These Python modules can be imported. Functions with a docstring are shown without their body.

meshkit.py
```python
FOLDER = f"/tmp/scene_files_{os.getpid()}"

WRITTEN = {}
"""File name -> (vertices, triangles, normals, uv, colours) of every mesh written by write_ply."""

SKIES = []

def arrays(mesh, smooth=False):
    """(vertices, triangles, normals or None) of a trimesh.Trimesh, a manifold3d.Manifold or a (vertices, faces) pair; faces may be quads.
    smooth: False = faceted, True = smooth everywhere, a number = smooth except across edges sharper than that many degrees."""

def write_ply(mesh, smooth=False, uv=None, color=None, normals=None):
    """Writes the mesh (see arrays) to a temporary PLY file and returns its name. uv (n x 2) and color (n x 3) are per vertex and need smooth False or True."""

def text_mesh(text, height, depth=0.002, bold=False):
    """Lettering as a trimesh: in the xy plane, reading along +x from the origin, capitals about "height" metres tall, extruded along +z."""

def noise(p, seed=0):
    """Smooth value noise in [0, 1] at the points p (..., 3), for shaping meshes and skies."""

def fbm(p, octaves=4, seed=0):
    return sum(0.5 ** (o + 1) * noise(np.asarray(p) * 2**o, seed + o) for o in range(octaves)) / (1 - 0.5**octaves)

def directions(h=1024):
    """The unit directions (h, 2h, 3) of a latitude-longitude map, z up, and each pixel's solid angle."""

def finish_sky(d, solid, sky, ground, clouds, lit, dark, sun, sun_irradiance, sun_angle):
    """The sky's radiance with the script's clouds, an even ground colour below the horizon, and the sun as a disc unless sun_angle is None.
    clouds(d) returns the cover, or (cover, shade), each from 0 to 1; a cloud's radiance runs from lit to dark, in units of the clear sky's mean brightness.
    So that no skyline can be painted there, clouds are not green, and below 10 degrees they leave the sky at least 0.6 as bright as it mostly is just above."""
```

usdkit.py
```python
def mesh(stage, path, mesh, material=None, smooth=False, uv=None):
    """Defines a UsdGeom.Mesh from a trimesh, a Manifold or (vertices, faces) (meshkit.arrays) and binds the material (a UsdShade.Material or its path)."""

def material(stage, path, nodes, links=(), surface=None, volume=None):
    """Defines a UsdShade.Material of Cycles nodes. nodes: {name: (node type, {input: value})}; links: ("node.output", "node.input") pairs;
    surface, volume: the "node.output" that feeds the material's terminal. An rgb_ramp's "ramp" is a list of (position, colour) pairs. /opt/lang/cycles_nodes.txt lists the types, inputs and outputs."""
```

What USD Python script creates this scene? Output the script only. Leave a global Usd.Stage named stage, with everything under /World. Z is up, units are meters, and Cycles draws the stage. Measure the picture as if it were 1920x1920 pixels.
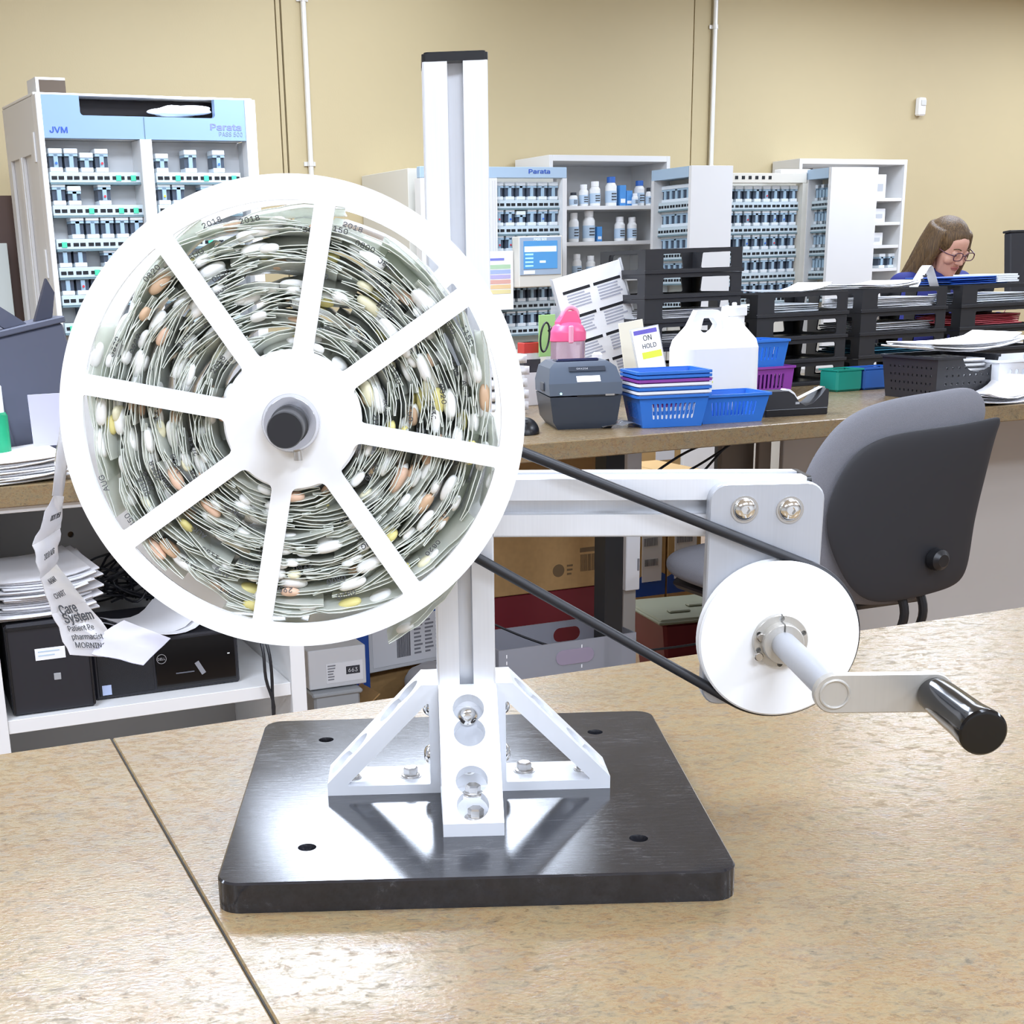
import math, random
import numpy as np, trimesh, usdkit, meshkit
import manifold3d as m3
from shapely.geometry import Polygon, Point, LineString, box as sbox
from shapely import affinity
from shapely.ops import unary_union
from pxr import Usd, UsdGeom, UsdLux, UsdShade, Gf, Sdf

stage = Usd.Stage.CreateInMemory()
UsdGeom.SetStageUpAxis(stage, UsdGeom.Tokens.z)
UsdGeom.SetStageMetersPerUnit(stage, 1.0)
UsdGeom.Xform.Define(stage, '/World')
UsdGeom.Scope.Define(stage, '/World/Looks')
PI = math.pi
RNG = random.Random(7)
NPR = np.random.default_rng(11)

# ------------------------------------------------------------------ camera
FPX = 2561.26                                  # focal length in pixels of the 1920 frame
PITCH, ROLL, YAW = 0.292657, -0.034620, -0.018341
EYE = np.array([-0.029236, -0.879861, 0.354321])   # z = 0 is the worktop
SHX, SHY = -216.667, 330.396                   # principal point away from the frame's centre
def cam_axes():
    cy, sy = math.cos(YAW), math.sin(YAW)
    fwd = np.array([sy*math.cos(PITCH), cy*math.cos(PITCH), -math.sin(PITCH)])
    right = np.array([cy, -sy, 0.0])
    up = np.cross(right, fwd)
    return (math.cos(ROLL)*right + math.sin(ROLL)*up, -math.sin(ROLL)*right + math.cos(ROLL)*up, fwd)
CR, CU, CF = cam_axes()
cam = UsdGeom.Camera.Define(stage, '/World/camera')
cam.CreateHorizontalApertureAttr(36.0)
cam.CreateVerticalApertureAttr(36.0)
cam.CreateFocalLengthAttr(36.0*FPX/1920)
cam.CreateHorizontalApertureOffsetAttr(-SHX/1920*36.0)
cam.CreateVerticalApertureOffsetAttr(SHY/1920*36.0)
cam.CreateClippingRangeAttr(Gf.Vec2f(0.05, 200.0))
M = np.eye(4); M[0, :3] = CR; M[1, :3] = CU; M[2, :3] = -CF; M[3, :3] = EYE
cam.AddTransformOp().Set(Gf.Matrix4d(M.tolist()))
cam.CreateExposureAttr(0.0)

# ------------------------------------------------------------------ frames of reference
def frame(deg):
    a = math.radians(deg)
    return np.array([math.cos(a), math.sin(a), 0.0]), np.array([-math.sin(a), math.cos(a), 0.0])
A_ROOM, A_DESK = 29.3, 21.5
RU, RV = frame(A_ROOM)                         # along the back wall, into the wall
DS, DT = frame(A_DESK)                         # along the desk, across the desk
Z_FLOOR, Z_CEIL = -0.91, 1.87
V_WALL = 5.42
UPZ = np.array([0, 0, 1.0])
def ray(px, py):
    return CF + CR*(px-960-SHX)/FPX - CU*(py-960-SHY)/FPX
def on_plane(px, py, n, d):
    r = ray(px, py)
    return EYE + r*((d - EYE@n)/(r@n))
def on_z(px, py, z): return on_plane(px, py, UPZ, z)
def in_room(px, py, v):                        # (u, v, z) of the picture point on the upright plane v
    P = on_plane(px, py, RV, v); return float(P@RU), float(P@RV), float(P[2])
def in_desk(px, py, t):
    P = on_plane(px, py, DT, t); return float(P@DS), float(P@DT), float(P[2])
def on_desk(px, py, z=0.0):
    P = on_z(px, py, z); return float(P@DS), float(P@DT)
def R3(u, v, z=0.0): return tuple(RU*u + RV*v + UPZ*z)
def D3(s, t, z=0.0): return tuple(DS*s + DT*t + UPZ*z)

# ------------------------------------------------------------------ lights: fluorescent troffers in the ceiling
LIGHTS = []
def troffer(u, v, w=1.2, d=0.6, gain=1.0):
    l = UsdLux.RectLight.Define(stage, f'/World/troffer_light_{len(LIGHTS):03d}')
    LIGHTS.append(l)
    l.CreateWidthAttr(w); l.CreateHeightAttr(d)
    l.CreateIntensityAttr(LAMP*gain); l.CreateColorAttr(Gf.Vec3f(0.84, 0.95, 1.14))
    p = R3(u, v, Z_CEIL-0.012)
    x = UsdGeom.Xformable(l); x.AddTranslateOp().Set(Gf.Vec3d(*p)); x.AddRotateZOp().Set(A_ROOM)
LAMP = 14.0
for a in ((2.04, 3.78, 1.15, 0.9, 1.2), (0.70, 2.66, 1.2, 0.65, 1.6), (2.75, 4.95, 1.2, 0.3, 0.28), (5.6, 4.2, 1.2, 0.6, 0.9), (4.9, 3.7, 1.2, 0.6, 0.5), (7.6, 4.2, 1.2, 0.6, 1.3), (-1.2, 3.7, 1.2, 0.6, 0.45), (-2.6, 2.2), (-0.9, 0.9, 1.2, 0.6, 1.5), (0.7, -0.5, 1.2, 0.6, 0.9), (3.3, 1.0), (5.6, 1.4), (7.9, 1.6),
          (-2.5, -1.6, 1.2, 0.6, 1.6), (-0.6, -2.1, 1.2, 0.6, 1.9), (1.6, -2.3, 1.2, 0.6, 1.9), (4.0, -1.8, 1.2, 0.6, 1.2)):
    troffer(*a)
dome = UsdLux.DomeLight.Define(stage, '/World/room_ambient')
dome.CreateIntensityAttr(0.35); dome.CreateColorAttr(Gf.Vec3f(1.0, 0.98, 0.95))
EXPOSURE = 0.12
cam.GetExposureAttr().Set(EXPOSURE)

# ------------------------------------------------------------------ materials
def lin(h):
    if not isinstance(h, str): return tuple(h)
    h = h.lstrip('#'); c = [int(h[i:i+2], 16)/255 for i in (0, 2, 4)]
    return tuple(x/12.92 if x <= 0.04045 else ((x+0.055)/1.055)**2.4 for x in c)
MATS = {}
def mat(name, color='#808080', rough=0.5, metal=0.0, spec=0.5, coat=0.0, trans=0.0, ior=1.5, alpha=1.0, emit=0.0, grain=0.0, gscale=300.0, bump=0.0, sss=0.0, vary=0.0):
    if name in MATS: return MATS[name]
    c = lin(color)
    nodes = {'p': ('principled_bsdf', dict(base_color=c, roughness=rough, metallic=metal, specular_ior_level=spec, coat_weight=coat, transmission_weight=trans, ior=ior, alpha=alpha))}
    links = []
    if sss: nodes['p'][1].update(subsurface_weight=sss, subsurface_radius=(1.0, 0.5, 0.3), subsurface_scale=0.01)
    if emit: nodes['p'][1].update(emission_color=c, emission_strength=emit)
    if grain or bump:
        nodes['tc'] = ('texture_coordinate', {}); nodes['n'] = ('noise_texture', dict(scale=gscale, detail=3.0))
        links.append(('tc.object', 'n.vector'))
    if grain:
        lo = tuple(max(0, x*(1-grain)) for x in c); hi = tuple(min(1, x*(1+grain)) for x in c)
        nodes['r'] = ('rgb_ramp', dict(ramp=[(0.3, lo), (0.7, hi)])); links += [('n.fac', 'r.fac'), ('r.color', 'p.base_color')]
    if vary:
        nodes['oi'] = ('object_info', {})
        lo = tuple(max(0, x*(1-vary)) for x in c); hi = tuple(min(1, x*(1+vary)) for x in c)
        nodes['rv'] = ('rgb_ramp', dict(ramp=[(0.0, lo), (1.0, hi)])); links += [('oi.random', 'rv.fac'), ('rv.color', 'p.base_color')]
    if bump:
        nodes['b'] = ('bump', dict(strength=bump, distance=0.002)); links += [('n.fac', 'b.height'), ('b.normal', 'p.normal')]
    MATS[name] = usdkit.material(stage, '/World/Looks/'+name, nodes, links, surface='p.BSDF')
    return MATS[name]
def custom(name, nodes, links, surface):
    MATS[name] = usdkit.material(stage, '/World/Looks/'+name, nodes, links, surface=surface)
    return MATS[name]

def laminate(name, rough=0.24):
    """Speckled tan and grey stone-pattern laminate."""
    n = {'tc': ('geometry', {}),
         'mp': ('mapping', dict(rotation=(0, 0, math.radians(-21)), scale=(0.6, 1.0, 1.0))),
         'n1': ('noise_texture', dict(scale=16.0, detail=9.0, roughness=0.78, distortion=0.35)),
         'r1': ('rgb_ramp', dict(ramp=[(0.30, lin('#4d453b')), (0.40, lin('#776854')), (0.47, lin('#8c7a59')), (0.53, lin('#8a6a46')), (0.57, lin('#7c7061')), (0.64, lin('#95835d')), (0.78, lin('#8f826f'))])),
         'n2': ('noise_texture', dict(scale=120.0, detail=7.0, roughness=0.85, distortion=0.4)),
         'r2': ('rgb_ramp', dict(ramp=[(0.33, lin('#342e24')), (0.43, lin('#77684c')), (0.50, lin('#978461')), (0.56, lin('#856847')), (0.61, lin('#706657')), (0.72, lin('#ab9d82'))])),
         'm': ('mix', dict(fac=0.60)),
         'n3': ('noise_texture', dict(scale=190.0, detail=4.0, roughness=0.7)),
         'r3': ('rgb_ramp', dict(ramp=[(0.30, (0, 0, 0)), (0.40, (1, 1, 1))])),
         'dk': ('mix', dict(mix_type='multiply', fac=0.5)),
         'n4': ('noise_texture', dict(scale=420.0, detail=3.0)),
         'rq': ('rgb_ramp', dict(ramp=[(0.40, (0.46,)*3), (0.50, (rough,)*3), (0.60, (rough*0.9,)*3)])),
         'b': ('bump', dict(strength=0.22, distance=0.0008)),
         'p': ('principled_bsdf', dict(roughness=rough, specular_ior_level=0.5))}
    l = [('tc.position', 'mp.vector')] + [('mp.vector', k+'.vector') for k in ('n1', 'n2', 'n3', 'n4')]
    l += [('n1.fac', 'r1.fac'), ('n2.fac', 'r2.fac'), ('r1.color', 'm.color1'), ('r2.color', 'm.color2'), ('n3.fac', 'r3.fac'),
          ('m.color', 'dk.color1'), ('r3.color', 'dk.color2'), ('dk.color', 'p.base_color'), ('n2.fac', 'rq.fac'), ('rq.color', 'p.roughness'), ('n4.fac', 'b.height'), ('b.normal', 'p.normal')]
    return custom(name, n, l, 'p.BSDF')
laminate('laminate')
def worn_black(name):
    """Black plastic plate with a milky, scuffed sheen."""
    n = {'tc': ('texture_coordinate', {}),
         'mp': ('mapping', dict(scale=(1.0, 9.0, 1.0), rotation=(0, 0, 0.5))),
         'n1': ('noise_texture', dict(scale=9.0, detail=8.0, roughness=0.75, distortion=1.2)),
         'n2': ('noise_texture', dict(scale=60.0, detail=6.0, roughness=0.8)),
         'm': ('mix', dict(mix_type='multiply', fac=1.0)),
         'r': ('rgb_ramp', dict(ramp=[(0.12, (0.010, 0.010, 0.012)), (0.29, (0.022, 0.022, 0.026)), (0.42, (0.10, 0.10, 0.105))])),
         'rr': ('rgb_ramp', dict(ramp=[(0.1, (0.06,)*3), (0.4, (0.13,)*3)])),
         'b': ('bump', dict(strength=0.05, distance=0.0005)),
         'p': ('principled_bsdf', dict(roughness=0.2, specular_ior_level=0.6))}
    l = [('tc.object', 'n1.vector'), ('tc.object', 'mp.vector'), ('mp.vector', 'n2.vector'), ('n1.fac', 'm.color1'), ('n2.fac', 'm.color2'), ('m.color', 'r.fac'), ('r.color', 'p.base_color'),
         ('m.color', 'rr.fac'), ('rr.color', 'p.roughness'), ('n2.fac', 'b.height'), ('b.normal', 'p.normal')]
    return custom(name, n, l, 'p.BSDF')
worn_black('worn_black')
def film(name, color, clear):
    n = {'t': ('transparent_bsdf', dict(color=(1, 1, 1))), 'd': ('diffuse_bsdf', dict(color=lin(color))), 'tr': ('translucent_bsdf', dict(color=lin(color))),
         'g': ('glossy_bsdf', dict(color=(1, 1, 1), roughness=0.18)), 'f': ('fresnel', dict(IOR=1.45)),
         'a': ('mix_closure', dict(fac=0.45)), 'b': ('mix_closure', dict(fac=clear)), 'c': ('mix_closure', {})}
    l = [('d.BSDF', 'a.closure1'), ('tr.BSDF', 'a.closure2'), ('a.closure', 'b.closure1'), ('t.BSDF', 'b.closure2'), ('f.fac', 'c.fac'), ('b.closure', 'c.closure1'), ('g.BSDF', 'c.closure2')]
    return custom(name, n, l, 'c.closure')
film('pouch_film', '#e6e9df', 0.07)
film('clear_sheet', '#e6e9ee', 0.6)
film('frosted_plastic', '#b9bcc6', 0.25)
def brushed(name, color, rough):
    n = {'tc': ('texture_coordinate', {}), 'mp': ('mapping', dict(scale=(60.0, 60.0, 1.2))), 'n1': ('noise_texture', dict(scale=12.0, detail=4.0)),
         'r': ('rgb_ramp', dict(ramp=[(0.25, tuple(x*0.955 for x in lin(color))), (0.75, lin(color))])), 'p': ('principled_bsdf', dict(metallic=0.45, roughness=rough))}
    return custom(name, n, [('tc.object', 'mp.vector'), ('mp.vector', 'n1.vector'), ('n1.fac', 'r.fac'), ('r.color', 'p.base_color')], 'p.BSDF')
brushed('anodised', '#e9eaed', 0.42)
brushed('mill_aluminium', '#bfc1c6', 0.4)
brushed('brushed_steel', '#c4c0b8', 0.32)
mat('aluminium_white', '#eceef2', 0.45, metal=0.25)
mat('chrome', '#e8e6e2', 0.12, metal=1.0)
mat('zinc', '#c9c6c2', 0.28, metal=1.0)
mat('white_plastic', '#f6f6f6', 0.4)
mat('black_plastic', '#17171a', 0.35)
mat('black_gloss', '#0c0c0e', 0.12)
mat('black_rubber', '#202024', 0.45)
mat('ink', '#4a4b4e', 0.7)
mat('ink_black', '#1b1b20', 0.7)

# ------------------------------------------------------------------ mesh helpers
def X(x=0, y=0, z=0, rx=0, ry=0, rz=0, s=None):
    m = trimesh.transformations.euler_matrix(math.radians(rx), math.radians(ry), math.radians(rz), 'sxyz')
    m[:3, 3] = (x, y, z)
    if s is not None: m = m @ np.diag([*(s if np.ndim(s) else (s, s, s)), 1])
    return m
def cat(*ms): return trimesh.util.concatenate([m for m in ms if m is not None])
def tf(m, *a, **k):
    m = m.copy(); m.apply_transform(X(*a, **k)); return m
def box(sx, sy, sz, x=0, y=0, z=0, c=0.0):
    """Box centred in x and y, standing on z, with chamfered edges."""
    if c <= 0:
        m = trimesh.creation.box((sx, sy, sz))
    else:
        pts = []
        for a, b, d in ((sx-2*c, sy-2*c, sz), (sx-2*c, sy, sz-2*c), (sx, sy-2*c, sz-2*c)):
            pts += [(i*a/2, j*b/2, k*d/2) for i in (-1, 1) for j in (-1, 1) for k in (-1, 1)]
        m = trimesh.convex.convex_hull(np.array(pts))
    m.apply_translation((x, y, z + sz/2)); return m
def span(x0, x1, y0, y1, z0, z1, c=0.0):
    return box(x1-x0, y1-y0, z1-z0, (x0+x1)/2, (y0+y1)/2, z0, c)
def lathe(prof, n=32):
    """Turned solid about z from (r, z) pairs, bottom to top, closed on the axis."""
    prof = list(prof)
    if prof[0][0] > 0: prof = [(0, prof[0][1])] + prof
    if prof[-1][0] > 0: prof = prof + [(0, prof[-1][1])]
    m = trimesh.creation.revolve(np.array(prof, float), sections=n); 
    if m.is_watertight and m.volume < 0: m.invert()
    return m
def ring(prof, n=48):
    """Turned ring: closed (r, z) outline away from the axis."""
    p = list(prof); m = trimesh.creation.revolve(np.array(p + [p[0]], float), sections=n)
    if m.volume < 0: m.invert()
    return m
def cyl(r, h, n=24, c=0.0, r2=None):
    r2 = r if r2 is None else r2
    return lathe([(r-c, 0), (r, c), (r2, h-c), (r2-c, h)] if c else [(r, 0), (r2, h)], n)
AX = {'z': (0, 0, 0), 'y-': (90, 0, 0), 'y': (-90, 0, 0), 'x': (0, 90, 0), 'x-': (0, -90, 0)}
def turn(m, axis, x=0, y=0, z=0):
    a = AX[axis]; return tf(m, x, y, z, *a)
def poly(m): return m if hasattr(m, 'geom_type') else Polygon(m)
def prism(p, h):
    p = poly(p)
    gs = [g for g in getattr(p, 'geoms', [p]) if g.area > 1e-12]
    return cat(*[trimesh.creation.extrude_polygon(g, h, engine='earcut') for g in gs])
def prism_xz(p, y0, y1):
    m = prism(p, y1-y0); m.apply_transform(X(rx=90)); m.apply_translation((0, y1, 0)); return m
def prism_yz(p, x0, x1):
    m = prism(p, x1-x0); v = m.vertices.copy(); m.vertices = np.stack([v[:, 2]+x0, v[:, 0], v[:, 1]], 1); return m
def rrect(w, h, r, x=0, y=0, n=6):
    return sbox(-w/2+r, -h/2+r, w/2-r, h/2-r).buffer(r, quad_segs=n) if x == 0 and y == 0 else affinity.translate(sbox(-w/2+r, -h/2+r, w/2-r, h/2-r).buffer(r, quad_segs=n), x, y)
def tube(pts, r, n=8, smooth=0, closed=False):
    p = np.asarray(pts, float)
    if smooth:
        from scipy.interpolate import CubicSpline
        t = np.r_[0, np.cumsum(np.linalg.norm(np.diff(p, axis=0), axis=1))]
        p = CubicSpline(t, p, bc_type='periodic' if closed else 'natural')(np.linspace(0, t[-1], smooth))
    t = np.gradient(p, axis=0)
    if closed: t[0] = t[-1] = p[1]-p[-2]
    t /= np.linalg.norm(t, axis=1, keepdims=True)+1e-12
    a = np.cross(t[0], [0, 0, 1.0]);
    if np.linalg.norm(a) < 1e-3: a = np.cross(t[0], [1.0, 0, 0])
    rows = []
    rr = np.broadcast_to(r, (len(p),))
    for i in range(len(p)):
        a = a - t[i]*(a@t[i]); a /= np.linalg.norm(a); b = np.cross(t[i], a)
        an = np.arange(n)*2*PI/n
        rows.append(p[i] + rr[i]*(np.cos(an)[:, None]*a + np.sin(an)[:, None]*b))
    v = np.vstack(rows); f = []
    for i in range(len(p)-1):
        for j in range(n):
            q = [i*n+j, i*n+(j+1) % n, (i+1)*n+(j+1) % n, (i+1)*n+j]
            f += [[q[0], q[1], q[2]], [q[0], q[2], q[3]]]
    if not closed:
        c0, c1 = len(v), len(v)+1; v = np.vstack([v, p[0], p[-1]])
        for j in range(n):
            f += [[c0, (j+1) % n, j], [c1, (len(p)-1)*n+j, (len(p)-1)*n+(j+1) % n]]
    return trimesh.Trimesh(v, f, process=False)
def hull(*pts): return trimesh.convex.convex_hull(np.array([q for p in pts for q in p]))
def mani(m):
    m = m.copy(); m.merge_vertices()
    return m3.Manifold(m3.Mesh(np.asarray(m.vertices, np.float32), np.asarray(m.faces, np.uint32)))
def tri(m):
    k = m.to_mesh(); return trimesh.Trimesh(np.array(k.vert_properties[:, :3]), np.array(k.tri_verts), process=False)
def cut(a, *bs):
    r = mani(a)
    for b in bs: r = r - mani(b)
    return tri(r)
def fuse(*ms):
    r = mani(ms[0])
    for b in ms[1:]: r = r + mani(b)
    return tri(r)
def sheet(grid, thick=0.0):
    """Surface from an (n, m, 3) grid of points; with a thickness it becomes a closed shell."""
    g = np.asarray(grid, float); n, m = g.shape[:2]
    idx = np.arange(n*m).reshape(n, m)
    q = np.stack([idx[:-1, :-1], idx[1:, :-1], idx[1:, 1:], idx[:-1, 1:]], -1).reshape(-1, 4)
    f = np.vstack([q[:, [0, 1, 2]], q[:, [0, 2, 3]]])
    v = g.reshape(-1, 3)
    if not thick: return trimesh.Trimesh(v, f, process=False)
    nr = trimesh.Trimesh(v, f, process=False).vertex_normals
    v2 = v - nr*thick; N = len(v)
    rim = np.r_[idx[0, :-1], idx[:-1, -1], idx[-1, :0:-1], idx[:0:-1, 0]]
    nx = np.roll(rim, -1)
    side = np.vstack([np.stack([rim, nx+N, nx], 1), np.stack([rim, rim+N, nx+N], 1)])
    return trimesh.Trimesh(np.vstack([v, v2]), np.vstack([f, f[:, ::-1]+N, side[:, ::-1]]), process=False)
TXT = {}
def text(s, h, d=0.0004, bold=False):
    k = (s, bold)
    if k not in TXT: TXT[k] = meshkit.text_mesh(s, 1.0, 0.01, bold)
    m = TXT[k].copy(); v = m.vertices.copy()
    m.vertices = np.stack([v[:, 0]*h, v[:, 1]*h, v[:, 2]*(d/0.01)], 1); return m
def text_front(s, h, x, y, z, d=0.0006, bold=False, width=None, centre=False):
    """Lettering on a face that looks towards -y."""
    m = text(s, h, d, bold)
    if width: m.apply_transform(X(s=(width/m.extents[0], 1, 1)))
    if centre: m.apply_translation((-m.bounds[:, 0].mean(), 0, 0))
    m.apply_transform(X(x, y, z, rx=90)); return m

# ------------------------------------------------------------------ scene tree helpers
COUNT = {}
def numbered(path_parent, name):
    k = (path_parent, name); n = COUNT.get(k, 0); COUNT[k] = n+1
    return f'{path_parent}/{name}' if n == 0 else f'{path_parent}/{name}_{n:03d}'
def tag(prim, label=None, cat_=None, group=None, kind=None):
    for k, v in (('label', label), ('category', cat_), ('group', group), ('kind', kind)):
        if v: prim.SetCustomDataByKey(k, v)
    return prim
def thing(name, label, cat_, loc=(0, 0, 0), rotz=0.0, group=None, kind=None, rot=None):
    x = UsdGeom.Xform.Define(stage, numbered('/World', name))
    x.AddTranslateOp().Set(Gf.Vec3d(*map(float, loc)))
    if rot is not None: x.AddRotateXYZOp().Set(Gf.Vec3f(*map(float, rot)))
    else: x.AddRotateZOp().Set(float(rotz))
    return tag(x.GetPrim(), label, cat_, group, kind)
def part(parent, name, mesh, material, label=None, smooth=30, kind=None):
    base = '/World' if parent is None else str(parent.GetPath())
    p = numbered(base, name)
    m = usdkit.mesh(stage, p, mesh, '/World/Looks/'+material if isinstance(material, str) else material, smooth=smooth)
    return tag(m.GetPrim(), label, kind=kind)
def solo(name, label, cat_, mesh, material, loc=(0, 0, 0), rotz=0.0, group=None, kind=None, smooth=30, rot=None):
    """A thing that is one mesh."""
    p = part(None, name, mesh, material, smooth=smooth)
    x = UsdGeom.Xformable(p); x.AddTranslateOp().Set(Gf.Vec3d(*map(float, loc)))
    if rot is not None: x.AddRotateXYZOp().Set(Gf.Vec3f(*map(float, rot)))
    else: x.AddRotateZOp().Set(float(rotz))
    return tag(p, label, cat_, group, kind)
def dup(src, loc, rotz=0.0, label=None, group=None, rot=None):
    was = src.GetCustomData()
    base = src.GetName()
    if base[-4:-3] == '_' and base[-3:].isdigit(): base = base[:-4]
    p = stage.DefinePrim(numbered('/World', base), 'Xform')
    p.GetReferences().AddInternalReference(src.GetPath())
    x = UsdGeom.Xformable(p); x.ClearXformOpOrder()
    for o in ('xformOp:translate', 'xformOp:rotateZ', 'xformOp:rotateXYZ'):
        pass
    ops = []
    t = x.AddXformOp(UsdGeom.XformOp.TypeTranslate, UsdGeom.XformOp.PrecisionDouble, 'put'); t.Set(Gf.Vec3d(*map(float, loc)))
    r = x.AddXformOp(UsdGeom.XformOp.TypeRotateXYZ, UsdGeom.XformOp.PrecisionFloat, 'put')
    r.Set(Gf.Vec3f(*map(float, rot)) if rot is not None else Gf.Vec3f(0, 0, float(rotz)))
    p.SetInstanceable(True)
    return tag(p, label or was['label'], was['category'], group or was.get('group'))
def structure(name, mesh, material, loc=(0, 0, 0), rotz=0.0, smooth=30):
    p = part(None, name, mesh, material, smooth=smooth)
    x = UsdGeom.Xformable(p); x.AddTranslateOp().Set(Gf.Vec3d(*map(float, loc))); x.AddRotateZOp().Set(float(rotz))
    return tag(p, kind='structure')

# ================================================================== the room
def wall_paint(name, c):
    n = {'g': ('geometry', {}), 'n': ('noise_texture', dict(scale=1.3, detail=5.0)), 'n2': ('noise_texture', dict(scale=140.0, detail=3.0)),
         'r': ('rgb_ramp', dict(ramp=[(0.3, tuple(x*0.965 for x in lin(c))), (0.7, lin(c))])), 'b': ('bump', dict(strength=0.12, distance=0.002)),
         'p': ('principled_bsdf', dict(roughness=0.6))}
    return custom(name, n, [('g.position', 'n.vector'), ('g.position', 'n2.vector'), ('n.fac', 'r.fac'), ('r.color', 'p.base_color'), ('n2.fac', 'b.height'), ('b.normal', 'p.normal')], 'p.BSDF')
wall_paint('tan_paint', '#c7b68e')
wall_paint('tan_paint_b', '#c3b28a')
mat('pale_paint', '#d3d6d8', 0.7)
mat('ceiling_white', '#eeeeea', 0.8)
mat('floor_wood', '#a5886b', 0.25, grain=0.15, gscale=6)
U0, U1, V0 = -5.0, 9.5, -4.0
structure('floor', span(U0, U1, V0, V_WALL, -0.1, 0), 'floor_wood', (0, 0, Z_FLOOR), A_ROOM)
structure('ceiling', span(U0, U1, V0, V_WALL, 0, 0.1), 'ceiling_white', (0, 0, Z_CEIL), A_ROOM)
HW = Z_CEIL-Z_FLOOR
# back wall of painted panels, a narrow joint strip between each two
uj1, uj2 = in_room(523, 150, V_WALL)[0], in_room(533, 150, V_WALL)[0]
uj3, uj4 = in_room(1299, 150, V_WALL)[0], in_room(1303, 150, V_WALL)[0]
def wallspan(a, b, m, d=0.0): structure('wall_back', span(a, b, V_WALL+d, V_WALL+0.12, 0, HW), m, (0, 0, Z_FLOOR), A_ROOM)
wallspan(U0, uj1-0.004, 'tan_paint'); wallspan(uj1+0.004, uj2-0.004, 'tan_paint_b', 0.003); wallspan(uj2+0.004, uj3-0.005, 'tan_paint'); 
uj5 = in_room(1331, 150, V_WALL)[0]
wallspan(uj3+0.005, uj5, 'tan_paint_b', 0.003); wallspan(uj5+0.004, U1, 'tan_paint')
structure('trim_1', span(U0, U1, V_WALL+0.02, V_WALL+0.13, 0, HW), mat('joint_shadow', '#6e6245', 0.8), (0, 0, Z_FLOOR), A_ROOM)
structure('wall_left', span(U0-0.1, U0, V0, V_WALL, 0, HW), 'pale_paint', (0, 0, Z_FLOOR), A_ROOM)
structure('wall_right', span(U1, U1+0.1, V0, V_WALL, 0, HW), 'pale_paint', (0, 0, Z_FLOOR), A_ROOM)
structure('wall_front', span(U0, U1, V0-0.1, V0, 0, HW), 'pale_paint', (0, 0, Z_FLOOR), A_ROOM)
mat('conduit_grey', '#e9e7e2', 0.35, metal=0.3)
for k, (px, lab) in enumerate(((568, 'thin pale conduit pipe running up the tan wall on the left'), (1337, 'thin pale conduit pipe up the tan wall above the open canister door'))):
    u, v, _ = in_room(px, 60, V_WALL)
    t = thing('conduit_pipe', lab, 'pipe', R3(u, V_WALL-0.016, Z_FLOOR+0.02), A_ROOM)
    part(t, 'pipe', cyl(0.0125, HW-0.03, 16), 'conduit_grey')
    for z in (1.05, 1.75, 2.45):
        part(t, 'clamp', cat(span(-0.03, 0.03, 0.008, 0.0155, z, z+0.02, 0.002), turn(cyl(0.0155, 0.02, 16), 'z', 0, 0, z)), 'conduit_grey')
u, v, z = in_room(1721, 201, V_WALL)
t = thing('wall_sensor', 'small white sensor box high on the tan wall to the right', 'sensor', R3(u, V_WALL, z-0.05), A_ROOM)
part(t, 'housing', box(0.058, 0.04, 0.10, 0, -0.0205, 0, 0.008), 'white_plastic'); part(t, 'lens', box(0.04, 0.006, 0.03, 0, -0.043, 0.055, 0.002), mat('sensor_lens', '#dcdcd6', 0.3))

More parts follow.
